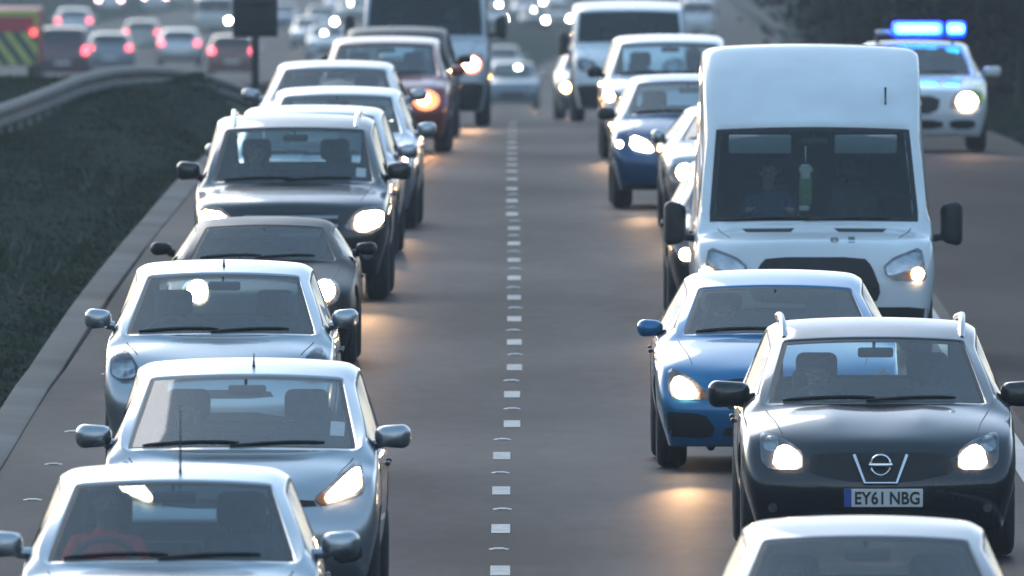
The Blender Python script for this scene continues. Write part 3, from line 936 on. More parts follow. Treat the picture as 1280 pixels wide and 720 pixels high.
def beam(car, s, lit, m):
    """the dipped beam the lamp throws on the road ahead"""
    u = sum(p[0] for p in lit)/len(lit); v = sum(p[1] for p in lit)/len(lit)
    p = on_body(car, s*u, v, 'front', .07)
    l = bpy.data.lights.new("dipped_beam", 'SPOT'); l.energy = BEAM*{"headlamp_lit": 1.0, "headlamp_amber": 1.6}.get(m.name, .55)
    l.color = (1.0, .42, .12) if m.name == "headlamp_amber" else (1.0, .56, .26)
    l.spot_size = math.radians(10.5); l.spot_blend = 1.0; l.shadow_soft_size = .07
    o = bpy.data.objects.new("dipped_beam", l); COL.objects.link(o); o.parent = car.root; o.location = p
    o.rotation_euler = (math.radians(90-2.2)-math.pi, 0, 0) if False else (math.radians(-90+0), 0, 0)
    o.rotation_euler = Vector((0, 1, math.tan(math.radians(2.6)))).to_track_quat('Z', 'Y').to_euler()
BEAM = 190.0
def taillights(car, poly, m=None):
    for s in (-1, 1):
        t = bm_obj("tail_light", conform(car, [(s*u, v) for u, v in poly], 'rear', .008, .03), m or M_TAIL, car.root)
def roof_rails(car, m, x=None, end=.10):
    P = car.P; F = -P['L']/2; x = x or P['wr']+.035
    for s in (-1, 1):
        bm = bmesh.new(); pts = []
        ya, yb = F+P['rf']+.10, -F-P['rr']-.15
        for i in range(13):
            t = i/12; y = lerp(ya, yb, t)
            p = on_body(car, s*(x+.02*math.sin(math.pi*t)), y, 'top', 0)
            lift = .055*min(1, min(t, 1-t)*9)**.5
            pts.append(p+Vector((0, 0, lift-.012)))
        tube(bm, pts, [.020]+[.022]*11+[.020], 10); ro = bm_obj("roof_rail", bm, m, car.root)
def antenna(car, x, y, h, r=.006, tilt=.3):
    p = on_body(car, x, y, 'top', 0)
    bm = bmesh.new(); tube(bm, [p, p+Vector((0, 0, .02)), p+Vector((0, .02+h*tilt, h))], [.010, .007, r], 8)
    bm_obj("antenna", bm, M_TRIM, car.root)

# ------------------------------------------------------------------ paints
P_SILVER = paint("silver_paint", (.50, .525, .55), .9, .33)
P_SILVERB = paint("pale_silver_paint", (.55, .57, .59), .85, .33)
P_GREYS = paint("grey_silver_paint", (.46, .485, .51), .92, .33)
P_MIDGREY = paint("mid_grey_paint", (.13, .14, .16), .4, .36)
P_WHITEV = paint("van_white_paint", (.80, .83, .84), .0, .38)
P_WHITE = paint("white_paint", (.70, .71, .72), .0, .36)
P_BLACK = paint("blue_black_paint", (.008, .0095, .016), .2, .32)
P_DGREY = mat("charcoal_paint", (.009, .009, .012), rough=.42, metal=.1, coat=.08, spec=.25, vary=.08, scale=2.2, rvary=.06)
P_DARK = paint("dark_grey_paint", (.018, .019, .023), .4, .33)
P_BLUE = paint("bright_blue_paint", (.012, .17, .37), .35, .34)
P_NAVY = paint("fiesta_blue_paint", (.028, .085, .19), .45, .32)
P_RED = paint("dark_red_paint", (.24, .038, .028), .3, .34)
P_MAROON = paint("maroon_paint", (.085, .022, .045), .3, .36)
P_RUST = paint("red_brown_paint", (.22, .08, .07), .2, .4)
P_BEIGE = paint("beige_paint", (.42, .40, .35), .1, .4)
P_STEELB = paint("steel_blue_paint", (.20, .25, .30), .3, .36)

def geom(s=None, cx=640.0, yg=None):
    Z = FPX/s if s else z_for(yg)
    return Z, px_x(cx, Z)
def loc(pts, cx, s, yg): return [((px-cx)/s, (yg-py)/s) for px, py in pts]

# ============ left lane, front to back
# first silver hatchback, nose out of frame
Z, X = geom(236, 212)
carA = make_car("hatchback", dict(lvl=3, L=3.5, W=.815, H=1.425, zc=.925, wc=.665, wr=.515, zr=1.335, cowl=.80, rf=1.66, zbelt=.94, bp=2.2, wt=.55, mz=1.02, mx=.90, zn=.76, head_z=1.26, seat_y=1.12), P_SILVER, X, Z, -.004,
    "light silver hatchback at the bottom left whose driver wears red")
headlights(carA, [(.50, .60), (.56, .76), (.70, .86), (.76, .80), (.76, .62)], [(.55, .63), (.60, .75), (.71, .76), (.73, .64)], M_LAMP_SOFT)
patch(carA, "grille", chaikin([(-.40, .50), (-.44, .36), (.44, .36), (.40, .50)]), M_GRILLE)
antenna(carA, .035, -1.75+1.80, .36, .0014, .0)

# silver MPV hatch behind it
Z, X = geom(208, 305)
sB, yB_ = 208, 773
carB = make_car("hatchback", dict(lvl=3, L=3.9, W=.845, H=1.51, zc=.985, wc=.695, wr=.575, zr=1.405, cowl=.72, rf=1.85, zbelt=1.0, bp=2.35, wt=.58, mz=1.065, mx=.905, mw=.22, zn=.78, nose_w=.90, bow=.24, head_z=1.31, seat_y=1.22, ybow=1.2), P_GREYS, X, Z, -.018,
    "grey silver hatchback with a white square sticker in its windscreen")
headlights(carB, chaikin(loc([(398, 624), (425, 601), (447, 580), (457, 581), (462, 610), (459, 621), (410, 635)], 305, sB, yB_), 1, .15),
           chaikin(loc([(412, 622), (430, 603), (449, 586), (456, 588), (458, 615), (416, 629)], 305, sB, yB_), 1), M_LAMP_SOFT,
           amber=loc([(400, 625), (411, 616), (416, 630), (409, 633)], 305, sB, yB_))
patch(carB, "grille", chaikin([(-.44, .715), (-.48, .66), (.48, .66), (.44, .715)], 1), M_GRILLE)
patch(carB, "lower_grille", chaikin([(-.38, .46), (-.44, .30), (.44, .30), (.38, .46)], 1), M_GRILLE)
patch(carB, "fog_recess", chaikin([(.56, .44), (.58, .32), (.74, .34), (.74, .44)], 1), M_GRILLE, sym=True)
patch(carB, "sticker", [(.53, 1.155), (.53, 1.075), (.615, 1.07), (.615, 1.15)], M_PAPER, off=.004, depth=0)
antenna(carB, .04, -1.95+1.98, .08, .003, .25)

# silver small hatch with amberless chrome lamps
Z, X = geom(176.6, 276.5)
sC, yC = 176.6, 597
carC = make_car("hatchback", dict(lvl=3, L=3.62, W=.83, H=1.50, zc=.985, wc=.675, wr=.53, zr=1.40, cowl=.72, rf=1.68, zbelt=.98, bp=2.2, wt=.56, mz=1.10, mx=.88, mw=.19, zn=.80, nose_w=.90, bow=.26, head_z=1.27, seat_y=1.15), P_SILVER, X, Z, -.012,
    "pale silver hatchback with unlit chrome headlamps, third from the front in the left lane")
headlights(carC, chaikin(loc([(139, 470), (141, 447), (152, 434), (164, 441), (177, 462), (174, 476), (152, 478)], 276.5, sC, yC), 1, .2),
           chaikin(loc([(141, 468), (144, 449), (153, 438), (163, 444), (173, 462), (171, 473), (153, 475)], 276.5, sC, yC), 1, .2), M_REFL)
patch(carC, "grille", chaikin([(-.36, .62), (-.40, .56), (.40, .56), (.36, .62)], 1), M_GRILLE)
patch(carC, "lower_grille", chaikin([(-.48, .46), (-.54, .30), (.54, .30), (.48, .46)], 1), M_GRILLE)
antenna(carC, .0, -1.81+1.83, .05, .004, .2)

# low dark roadster with its hood up
Z, X = geom(152, 328)
carD = make_car("coupe", dict(lvl=3, L=3.95, W=.80, H=1.20, zb=.15, zn=.60, zc=.845, wc=.60, wr=.475, zr=1.12, cowl=1.25, rf=1.85, zbelt=.84, bp=2.35, q=1.35, rr=1.15, tb=.65, zt=.86, wt=.48, notch=1, tailz=.84, mz=.945, mx=.85, mw=.18, mh=.11, nose_w=.86, bow=.30, head_z=1.0, seat_y=.95, two_seat=True, wb=2.27, ax=.82), P_DGREY, X, Z, -.01,
    "low dark coupe between the silver hatchback and the black SUV")
headlights(carD, disc(.53, .61, .125, .11), disc(.525, .625, .085), M_LAMP)
patch(carD, "grille", chaikin([(-.42, .40), (-.46, .28), (.46, .28), (.42, .40)]), M_GRILLE)
antenna(carD, .56, -1.97+1.45, .10, .012, .1) if False else None

# dark SUV with roof rails
Z, X = geom(137, 367)
sE, yE = 137, 375
carE = make_car("suv", dict(lvl=3, L=4.5, W=.905, H=1.665, zb=.24, zn=.88, zc=1.05, wc=.735, wr=.625, zr=1.53, cowl=1.12, rf=1.98, zbelt=1.06, bp=2.65, wt=.62, zt=1.1, mz=1.16, mx=.965, mw=.22, mh=.17, wheel=.35, wb=2.63, ax=.90, nose_w=.88, bow=.20, head_z=1.42, seat_y=1.2), P_DARK, X, Z, -.012,
    "dark grey SUV with roof rails and a white sticker in the windscreen", group=None)
headlights(carE, chaikin(loc([(433, 285), (441, 272), (456, 258), (483, 257), (485, 284), (465, 292)], 367, sE, yE), 1, .15),
           chaikin(loc([(447, 283), (450, 266), (482, 262), (482, 280), (456, 290)], 367, sE, yE), 1), M_LAMP)
patch(carE, "grille", chaikin([(-.44, .80), (-.46, .56), (.46, .56), (.44, .80)], 1), M_GRILLE)
for z in (.76, .68, .60): patch(carE, "grille_bar", [(-.43, z+.014), (-.43, z-.014), (.43, z-.014), (.43, z+.014)], mat("dull_chrome", (.35, .36, .37), rough=.3, metal=.9, vary=.1), off=.014, depth=.02)
patch(carE, "lower_grille", chaikin([(-.50, .46), (-.54, .28), (.54, .28), (.50, .46)], 1), M_GRILLE)
patch(carE, "fog_lamp", disc(.70, .43, .055), M_REFL, sym=True, depth=.02)
roof_rails(carE, M_CHROME, .56)
patch(carE, "sticker", [(.575, 1.19), (.575, 1.11), (.665, 1.105), (.665, 1.185)], M_PAPER, off=.004, depth=0)

# three pale saloons behind the SUV
Z, X = geom(127, 390)
carF = make_car("saloon", dict(L=4.4, W=.885, H=1.47, zc=.97, wc=.70, wr=.59, zr=1.375, cowl=1.15, rf=1.98, zbelt=.95, bp=2.6, q=1.1, rr=.95, tb=.5, zt=1.0, notch=1, tailz=.98, wb=2.6, ax=.85, mz=1.03, mx=.95, head_z=1.25), P_SILVER, X, Z, -.02,
    "silver saloon directly behind the dark SUV with roof rails")
headlights(carF, chaikin([(.52, .62), (.58, .76), (.80, .80), (.80, .66)], 1), chaikin([(.60, .65), (.64, .74), (.77, .74), (.77, .66)], 1), M_LAMP_SOFT)
patch(carF, "grille", chaikin([(-.40, .70), (-.36, .52), (.36, .52), (.40, .70)], 1), M_GRILLE)
Z, X = geom(120, 421)
carG = make_car("saloon", dict(L=4.4, W=.88, H=1.455, zc=.97, wc=.69, wr=.555, zr=1.36, cowl=1.15, rf=2.0, zbelt=.95, bp=2.6, q=1.1, rr=.95, tb=.5, zt=1.0, notch=1, tailz=.98, wb=2.6, ax=.85, mz=1.02, mx=.945, mw=.20, head_z=1.24), P_SILVERB, X, Z, -.02,
    "pale silver saloon between the silver saloon and the grey one with the broad dark windscreen")
headlights(carG, chaikin([(.52, .62), (.58, .76), (.80, .80), (.80, .66)], 1), chaikin([(.60, .65), (.64, .74), (.77, .74), (.77, .66)], 1), M_LAMP_SOFT)
patch(carG, "grille", chaikin([(-.40, .70), (-.36, .52), (.36, .52), (.40, .70)], 1), M_GRILLE)
Z, X = geom(108, 418)
carH = make_car("saloon", dict(L=4.5, W=.89, H=1.395, zc=.93, wc=.72, wr=.575, zr=1.30, cowl=1.2, rf=2.05, zbelt=.92, bp=2.65, q=1.1, rr=.95, tb=.5, zt=.98, notch=1, tailz=.96, wb=2.6, ax=.85, mz=1.0, head_z=1.2), P_GREYS, X, Z, -.012,
    "grey saloon with a broad dark windscreen just in front of the red hatchback")
headlights(carH, chaikin([(.52, .60), (.58, .74), (.80, .78), (.80, .64)], 1), chaikin([(.60, .63), (.64, .72), (.77, .72), (.77, .64)], 1), M_LAMP_SOFT)

# red hatch with one orange lit lamp, dark estate behind it
Z, X = geom(96, 482)
carI = make_car("hatchback", dict(L=4.2, W=.875, H=1.50, zc=.985, wc=.70, wr=.60, zr=1.40, cowl=.85, rf=1.75, zbelt=.98, bp=2.45, mz=1.06, mx=.95, mw=.2, head_z=1.28, zn=.82), P_RED, X, Z, -.012,
    "dark red hatchback with an orange-glowing headlamp in the left lane")
headlights(carI, chaikin([(.40, .58), (.44, .74), (.70, .80), (.72, .62)], 1), disc(.52, .695, .075, .065), M_LAMP_AMBER, amber=disc(.55, .68, .17, .13), amber_m=M_AMBER_LIT)  # amber disc: orange glow round the bulb, put in as an emissive patch
patch(carI, "lower_grille", chaikin([(-.50, .44), (-.56, .28), (.56, .28), (.50, .44)], 1), M_GRILLE)
patch(carI, "grille", chaikin([(-.32, .66), (-.28, .54), (.28, .54), (.32, .66)], 1), M_GRILLE)
Z, X = geom(90, 496)
carJ = make_car("estate_car", dict(L=4.4, W=.87, H=1.53, zc=1.0, wc=.70, wr=.60, zr=1.43, cowl=.95, rf=1.85, zbelt=.98, bp=2.5, mz=1.07, head_z=1.3), P_DGREY, X, Z, -.012,
    "dark car half hidden between the red hatchback and the pale van")
headlights(carJ, chaikin([(.56, .50), (.58, .66), (.80, .70), (.80, .54)], 1), disc(.745, .555, .04), M_AMBER_LIT)

VAN = dict(L=5.3, van=True, zb=.22, nomirror=False, q=.30, rr=.20, tb=.02, wt=.66, noback=True, wheel=.34, wb=3.1, ax=.95, belt_in=.965, bow=.16, tailin=.98, mw=.16, mh=.36, my=.38, mirror_m=M_TRIM, hood_pow=1.2, head_z=1.72)
# van at the end of the left lane
Z, X = geom(85, 532)
v = dict(VAN); v.update(W=.965, H=2.42, zn=1.02, zc=1.32, wc=.86, wr=.79, zr=2.02, capz=2.24, cowl=.85, rf=1.55, zbelt=1.33, bp=2.66, zt=1.4, mz=1.46, mx=1.12)
carK = make_car("van", v, paint("grey_white_paint", (.46, .48, .50), .2, .4), X, Z, -.006, "pale grey van with black door mirrors at the far end of the left lane", "van")
headlights(carK, chaikin([(.52, .80), (.54, 1.0), (.84, 1.08), (.88, .84)], 1), disc(.685, .92, .11, .095), M_LAMP, amber=disc(.69, .91, .15, .13), amber_m=M_AMBER_LIT)  # emissive amber disc stands in for the glow around the lit bulb
patch(carK, "bumper_cover", chaikin([(-.93, .64), (-.93, .24), (.93, .24), (.93, .64)], 1, .1), M_TRIM)
patch(carK, "grille", chaikin([(-.40, .90), (-.44, .72), (.44, .72), (.40, .90)], 1), M_GRILLE)

# ============ right lane, front to back
# silver car whose roof rises into the bottom of the frame
Z, X = geom(252, 1087)
carM = make_car("hatchback", dict(lvl=3, L=4.1, W=.83, H=1.415, zc=.93, wc=.675, wr=.505, zr=1.315, cowl=.95, rf=1.80, zbelt=.93, bp=2.4, head_z=1.21, seat_y=1.1), P_MIDGREY, X, Z, .004,
    "grey car at the bottom right cut off by the frame edge")
headlights(carM, chaikin([(.48, .58), (.56, .74), (.78, .76), (.78, .62)], 1), chaikin([(.58, .62), (.62, .70), (.74, .70), (.74, .63)], 1), M_LAMP_SOFT)
patch(carM, "grille", chaikin([(-.40, .50), (-.44, .36), (.44, .36), (.40, .50)], 1), M_GRILLE)

# blue-black crossover with the readable plate
sL, yL = 195.0, 700.0
Z, X = geom(sL, 1096)
carL = make_car("crossover", dict(lvl=3, L=4.3, W=.895, H=1.50, zb=.20, zn=.745, zc=.965, wc=.705, wr=.575, zr=1.365, cowl=1.02, rf=1.92, zbelt=.965, bp=2.55, mz=1.03, mx=.945, mw=.27, mh=.175, wheel=.335, wb=2.63, ax=.88, nose_w=.90, bow=.22, dome=.018, head_z=1.26, seat_y=1.15, hood_pow=1.9, mirror_m=P_BLACK), P_BLACK, X, Z, .012,
    "blue-black crossover with number plate EY61 NBG and both headlamps lit")
headlights(carL, chaikin(loc([(1246, 545), (1240, 541), (1210, 552), (1193, 566), (1193, 588), (1234, 588), (1245, 577)], 1096, sL, yL), 1, .16),
           chaikin(loc([(1226, 561), (1213, 556), (1196, 568), (1196, 585), (1231, 585)], 1096, sL, yL), 1), M_LAMP_SOFT,
           amber=loc([(1242, 547), (1224, 549), (1230, 558), (1243, 560)], 1096, sL, yL) if False else None, refl=[(.70, .74, .05)])
patch(carL, "grille", chaikin([(-.44, .685), (-.47, .56), (-.20, .50), (.20, .50), (.47, .56), (.44, .685)], 1, .15), M_GRILLE)
def bar(car, a, b, w, nm, m, off=.02):
    d = Vector((b[0]-a[0], b[1]-a[1])); n = Vector((-d.y, d.x)).normalized()*w/2
    return patch(car, nm, [(a[0]+n.x, a[1]+n.y), (b[0]+n.x, b[1]+n.y), (b[0]-n.x, b[1]-n.y), (a[0]-n.x, a[1]-n.y)], m, off=off, depth=.025)
bm = bmesh.new()
surround = [(-.168, .672), (-.104, .492), (.104, .492), (.168, .672)]
pp = []
for (a, b) in zip(surround, surround[1:]):
    pp.append(on_body(carL, *a, 'front', .024))
pp.append(on_body(carL, *surround[-1], 'front', .022))
tube(bm, pp, .013, 8); bm_obj("chrome_surround", bm, M_CHROME, carL.root)
bm = bmesh.new()
c0 = on_body(carL, 0, .606, 'front', .03)
pts = [Vector((.064*math.cos(a), c0.y, .606+.064*math.sin(a))) for a in [2*math.pi*i/36 for i in range(37)]]
tube(bm, pts, .0095, 8, cap=False); rbox(bm, (0, c0.y-.006, .606), (.155, .016, .030), .006, 2); bm_obj("badge", bm, M_CHROME, carL.root)
# number plate with raised characters
pc = on_body(carL, .013, .397, 'front', .02)
bm = bmesh.new(); rbox(bm, (.018, pc.y, .397), (.505, .012, .118), .004, 1); plate = bm_obj("number_plate", bm, M_PLATE, carL.root)
bm = bmesh.new(); rbox(bm, (.018-.229, pc.y-.004, .397), (.046, .012, .117), .003, 1); bm_obj("plate_band", bm, M_BLUEBAND, plate)
cu = bpy.data.curves.new("plate_text", 'FONT'); cu.body = "EY61 NBG"; cu.size = .116; cu.extrude = .002; cu.offset = .0026; cu.align_x = 'CENTER'; cu.align_y = 'CENTER'; cu.space_character = 1.04; cu.space_word = .62
to = bpy.data.objects.new("tmp", cu); COL.objects.link(to); tme = ev(to); bpy.data.objects.remove(to)
xs = [v.co.x for v in tme.vertices]; zs = [v.co.y for v in tme.vertices]
fx = .415/(max(xs)-min(xs)); fz = .084/(max(zs)-min(zs)); mx_, mz_ = (max(xs)+min(xs))/2, (max(zs)+min(zs))/2
for v in tme.vertices: v.co = Vector(((v.co.x-mx_)*fx+.042, pc.y-.0085-v.co.z, (v.co.y-mz_)*fz+.397))
tme.materials.clear(); link("lettering", tme, M_INK, plate, smooth=False)
patch(carL, "lower_grille", chaikin([(-.50, .31), (-.54, .235), (.54, .235), (.50, .31)], 1), M_GRILLE)
patch(carL, "fog_lamp", disc(.69, .33, .03), M_BUCKET, sym=True, depth=.02)
roof_rails(carL, mat("satin_rail", (.55, .55, .56), rough=.3, metal=.8, vary=.1), .575)

# bright blue hatchback
sN, yN = 175.0, 588.0
Z, X = geom(sN, 971)
carN = make_car("hatchback", dict(lvl=3, L=4.3, W=.885, H=1.385, zb=.165, zn=.70, zc=.935, wc=.675, wr=.54, zr=1.265, cowl=1.10, rf=1.90, zbelt=.93, bp=2.55, wt=.55, mz=.985, mx=.905, mw=.19, mh=.125, wb=2.7, ax=.90, nose_w=.91, bow=.20, head_z=1.2, seat_y=1.1, hood_pow=1.8, mirror_m=P_BLUE), P_BLUE, X, Z, .010,
    "bright blue hatchback between the white van and the black crossover")
headlights(carN, chaikin([(-u, v) for u, v in loc([(831, 466), (838, 461), (862, 474), (883, 491), (886, 500), (838, 500), (831, 484)], 971, sN, yN)], 1, .16),
           chaikin([(-u, v) for u, v in loc([(834, 484), (842, 470), (858, 476), (868, 490), (866, 497), (842, 498)], 971, sN, yN)], 1), M_LAMP,
           amber=[(.515, .535), (.56, .58), (.575, .52), (.53, .512)])
patch(carN, "grille", chaikin([(-.42, .655), (-.47, .52), (-.34, .42), (.34, .42), (.47, .52), (.42, .655)], 1, .15), M_GRILLE)
patch(carN, "grille_bar", [(-.36, .552), (-.36, .528), (.36, .528), (.36, .552)], M_CHROME, off=.016)
patch(carN, "bumper_intake", chaikin([(-u, v) for u, v in loc([(826, 515), (877, 518), (891, 536), (885, 549), (829, 546)], 971, sN, yN)], 1, .16), M_GRILLE, sym=True)
patch(carN, "lower_grille", chaikin([(-.38, .32), (-.42, .23), (.42, .23), (.38, .32)], 1), M_GRILLE)

# tall white van
sO, yO = 151.0, 454.0
Z, X = geom(sO, 1017)
v = dict(VAN); v.update(lvl=3, W=1.0, H=2.60, zn=1.0, zc=1.135, wc=.875, wr=.80, zr=1.93, capz=2.30, cowl=.75, rf=1.42, zbelt=1.17, bp=2.52, zt=1.4, mz=1.135, mx=1.15, mw=.185, mh=.37, hood_pow=1.2, nose_w=.93, bow=.15, head_z=1.66, seat_y=1.35, zb=.24)
carO = make_car("van", v, P_WHITEV, X, Z, .006, "tall white van with black grille and black door mirrors in the right lane", "van")
headlights(carO, chaikin(loc([(1102, 333), (1115, 322), (1150, 309), (1157, 346), (1154, 352), (1115, 352), (1104, 344)], 1017, sO, yO), 1, .14),
           disc(.852, .735, .05), M_LAMP, only=1, refl=None,
           amber=loc([(1126, 341), (1137, 341), (1138, 350), (1126, 350)], 1017, sO, yO))
for hl in [o for o in carO.root.children if o.name.startswith("headlight")]:
    sg_ = 1 if sum(v.co.x for v in hl.data.vertices) > 0 else -1
    bm_obj("reflector", conform(carO, [(sg_*u, v) for u, v in chaikin(loc([(1105, 335), (1117, 325), (1147, 314), (1152, 330), (1135, 338), (1108, 346)], 1017, sO, yO), 1, .16)], 'front', .010, .02), M_REFL, hl)
bl = [o for o in carO.root.children if o.name.startswith("headlight")][-1]
bm_obj("bulb", conform(carO, disc(-.905, .735, .055), 'front', .016, .015), M_LAMP, bl)
patch(carO, "grille", chaikin([(-.40, .875), (-.47, .80), (-.545, .60), (-.50, .49), (.50, .49), (.545, .60), (.47, .80), (.40, .875)], 1, .2), M_GRILLE)
patch(carO, "bonnet_vent", [(.165, 1.105), (.20, 1.075), (.565, 1.072), (.60, 1.10)], M_GRILLE, sym=True, off=.004)
patch(carO, "badge", disc(.16, 1.015, .036, .022), M_BUCKET, off=.004)
patch(carO, "badge", [(.275, 1.04), (.275, .995), (.33, .995), (.33, 1.04)], M_BUCKET, off=.004)
patch(carO, "bumper_cover", chaikin([(-.97, .46), (-.95, .25), (.95, .25), (.97, .46)], 1, .1), M_TRIM)
antenna(carO, .61, -2.65+1.62, .14, .010, .1)
F_ = -carO.P['L']/2
for s in (-1, 1):
    p = on_body(carO, s*.44, 1.80, 'front', -.10)
    bm = bmesh.new(); rbox(bm, (s*.44, p.y, 1.79), (.52, .03, .17), .02, 2, rot=Matrix.Rotation(math.radians(25), 3, 'X')); bm_obj("sun_visor", bm, M_HEAD, carO.root)
p = on_body(carO, .05, 1.20, 'front', -.06)
bm = bmesh.new(); rbox(bm, (.03, p.y, 1.155), (.23, .10, .006), .002, 1, rot=Matrix.Rotation(math.radians(20), 3, 'X'))
o = bm_obj("paper", bm, M_PAPER, None); o.matrix_world = Matrix.Translation(carO.root.location)
tag(o, "white sheet of paper on the dashboard of the tall white van", "paper")
p = on_body(carO, -.06, 1.55, 'front', -.12)
hm = tag(empty("hanging_ornament", Vector((-.055, p.y, 1.36))+carO.root.location), "green hanging ornament with a pale top inside the white van's windscreen", "ornament")
bm = bmesh.new(); tube(bm, [(0, 0, .27), (0, 0, .42)], .004, 6); bm_obj("cord", bm, M_PAPER, hm)
bm = bmesh.new(); rbox(bm, (0, 0, .20), (.085, .03, .13), .03, 3); rbox(bm, (-.03, 0, .22), (.05, .025, .05), .02, 2); rbox(bm, (.035, 0, .22), (.05, .025, .05), .02, 2); bm_obj("top", bm, mat("cream_cloth", (.55, .50, .42), rough=.9, vary=.1, scale=30), hm)
bm = bmesh.new(); rbox(bm, (0, 0, .04), (.105, .03, .24), .03, 3); bm_obj("body", bm, mat("green_cloth", (.16, .21, .10), rough=.9, vary=.15, scale=30), hm)
bm = bmesh.new(); rbox(bm, (-.01, 0, -.10), (.09, .03, .05), .02, 3); bm_obj("tag", bm, MATS["cream_cloth"], hm)

# cars half hidden behind the van
Z, X = geom(142, 957)
carP2 = make_car("hatchback", dict(L=4.1, W=.885, H=1.42, zc=.96, wc=.69, wr=.54, zr=1.33, mz=1.03, nomirror=True, head_z=1.22), P_DARK, X, Z+.6, .008,
    "dark car almost wholly hidden behind the tall white van's left side")
headlights(carP2, chaikin([(.50, .56), (.56, .70), (.82, .72), (.80, .58)], 1), disc(.715, .585, .055), M_LAMP)
Z, X = geom(121, 931)
carP1 = make_car("hatchback", dict(L=4.2, W=.875, H=1.30, zc=.93, wc=.68, wr=.50, zr=1.20, cowl=1.0, rf=1.85, zbelt=.92, mz=.98, head_z=1.12, mx=.90, mw=.15), P_GREYS, X, Z, .02,
    "grey car beside the blue small hatchback, mostly behind the tall white van")
headlights(carP1, chaikin([(.48, .52), (.54, .66), (.82, .72), (.84, .56)], 1), disc(.66, .625, .085), M_LAMP)
patch(carP1, "lower_grille", chaikin([(-.70, .44), (-.72, .25), (.72, .25), (.70, .44)], 1), M_GRILLE)

# small blue hatchback
sQ, yQ = 115.0, 252.0
Z, X = geom(sQ, 861)
carQ = make_car("hatchback", dict(L=3.95, W=.86, H=1.44, zn=.80, zc=1.0, wc=.68, wr=.54, zr=1.345, cowl=.88, rf=1.75, zbelt=.98, bp=2.35, mz=1.02, mx=.90, mw=.20, mh=.14, nose_w=.90, head_z=1.24, mirror_m=M_TRIM), P_NAVY, X, Z, .012,
    "small blue hatchback with black mirrors behind the grey car in the right lane")
headlights(carQ, chaikin([(.30, .62), (.42, .75), (.64, .82), (.70, .80), (.66, .66), (.42, .60)], 1, .15), chaikin([(.40, .64), (.48, .74), (.64, .80), (.66, .66), (.46, .61)], 1), M_LAMP_SOFT)
patch(carQ, "fog_lamp", disc(.775, .70, .035), M_LAMP, sym=True, depth=.02)
patch(carQ, "grille", chaikin([(-.30, .62), (-.32, .44), (-.22, .34), (.22, .34), (.32, .44), (.30, .62)], 1), M_GRILLE)
patch(carQ, "lower_grille", chaikin([(-.74, .26), (-.74, .19), (.74, .19), (.74, .26)], 1, .1), M_GRILLE)
# pale MPV
Z, X = geom(99, 837)
carR = make_car("people_carrier", dict(L=4.4, W=.89, H=1.57, zn=.84, zc=1.04, wc=.735, wr=.60, zr=1.455, cowl=.90, rf=1.80, zbelt=1.02, bp=2.5, mz=1.10, mx=.95, mw=.2, mh=.15, head_z=1.33, mirror_m=M_TRIM), P_SILVERB, X, Z, .012,
    "pale silver people carrier between the small blue hatchback and the far white van")
headlights(carR, chaikin([(.56, .64), (.62, .84), (.84, .88), (.84, .70)], 1), disc(.79, .80, .06), M_LAMP)
# white van beyond
Z, X = geom(77, 786)
v = dict(VAN); v.update(L=4.9, W=.955, H=1.96, zn=.98, zc=1.27, wc=.86, wr=.80, zr=1.80, capz=1.90, cowl=.80, rf=1.45, zbelt=1.24, bp=2.55, zt=1.2, mz=1.26, mx=1.06, mw=.17, mh=.40, head_z=1.55)
carS = make_car("van", v, P_WHITEV, X, Z, .008, "low white van with a black lower bumper beyond the pale people carrier", "van")
headlights(carS, chaikin([(.52, .78), (.54, .98), (.84, 1.06), (.88, .84)], 1), None, refl=[(.70, .92, .09)])
patch(carS, "bumper_cover", chaikin([(-.93, .60), (-.93, .24), (.93, .24), (.93, .60)], 1, .1), M_TRIM)
# car peeping out beside it
Z, X = geom(64, 748)
carV = make_car("hatchback", dict(L=4.1, W=.875, H=1.45, nomirror=True), P_GREYS, X, Z, .01,
    "car with an orange-tinted lit lamp, hidden behind the low white van", det=1)
headlights(carV, chaikin([(.50, .56), (.56, .74), (.82, .78), (.80, .60)], 1), disc(.66, .64, .08), M_LAMP_AMBER)

# police estate on the slip lane with a blue light bar
Z, X = geom(None, 1147, 206.0); Z = 376.0; X = px_x(1147, Z)
sU = FPX/Z
carU = make_car("police_car", dict(L=4.7, W=.925, H=1.455, zb=.20, zn=.80, zc=.99, wc=.73, wr=.60, zr=1.375, cowl=1.15, rf=2.0, zbelt=.98, bp=2.65, mz=1.05, mx=1.0, mw=.24, mh=.14, wb=2.7, ax=.88, wheel=.33, nose_w=.90, head_z=1.25), P_WHITE, X, Z, .006,
    "white police car with blue lights flashing on the slip lane", "police car")
headlights(carU, chaikin([(.40, .56), (.46, .76), (.74, .84), (.84, .78), (.82, .60)], 1, .15), disc(.64, .665, .13, .115), M_LAMP, only=1)
bl = [o for o in carU.root.children if o.name.startswith("headlight")][-1]
bm_obj("bulb", conform(carU, disc(-.64, .665, .13, .115), 'front', .016, .015), M_LAMP, bl)
patch(carU, "side_marking", chaikin([(.70, .90), (.74, .70), (.90, .60), (.925, .86)], 1), mat("hi_vis_yellow", (.55, .62, .05), rough=.4, vary=.06, scale=12), sym=True, off=.005)
patch(carU, "grille", chaikin([(-.30, .74), (-.24, .50), (.24, .50), (.30, .74)], 1), M_GRILLE)
patch(carU, "lower_grille", chaikin([(.40, .42), (.42, .30), (.74, .30), (.76, .42)], 1), M_GRILLE, sym=True)
patch(carU, "lower_grille", chaikin([(-.32, .42), (-.32, .30), (.32, .30), (.32, .42)], 1), M_GRILLE)
yb0 = -2.35+2.35
zt = on_body(carU, .2, yb0, 'top').z
lb = bpy.data.objects.new("light_bar", None); COL.objects.link(lb); lb.parent = carU.root; lb.location = (0, yb0, zt)
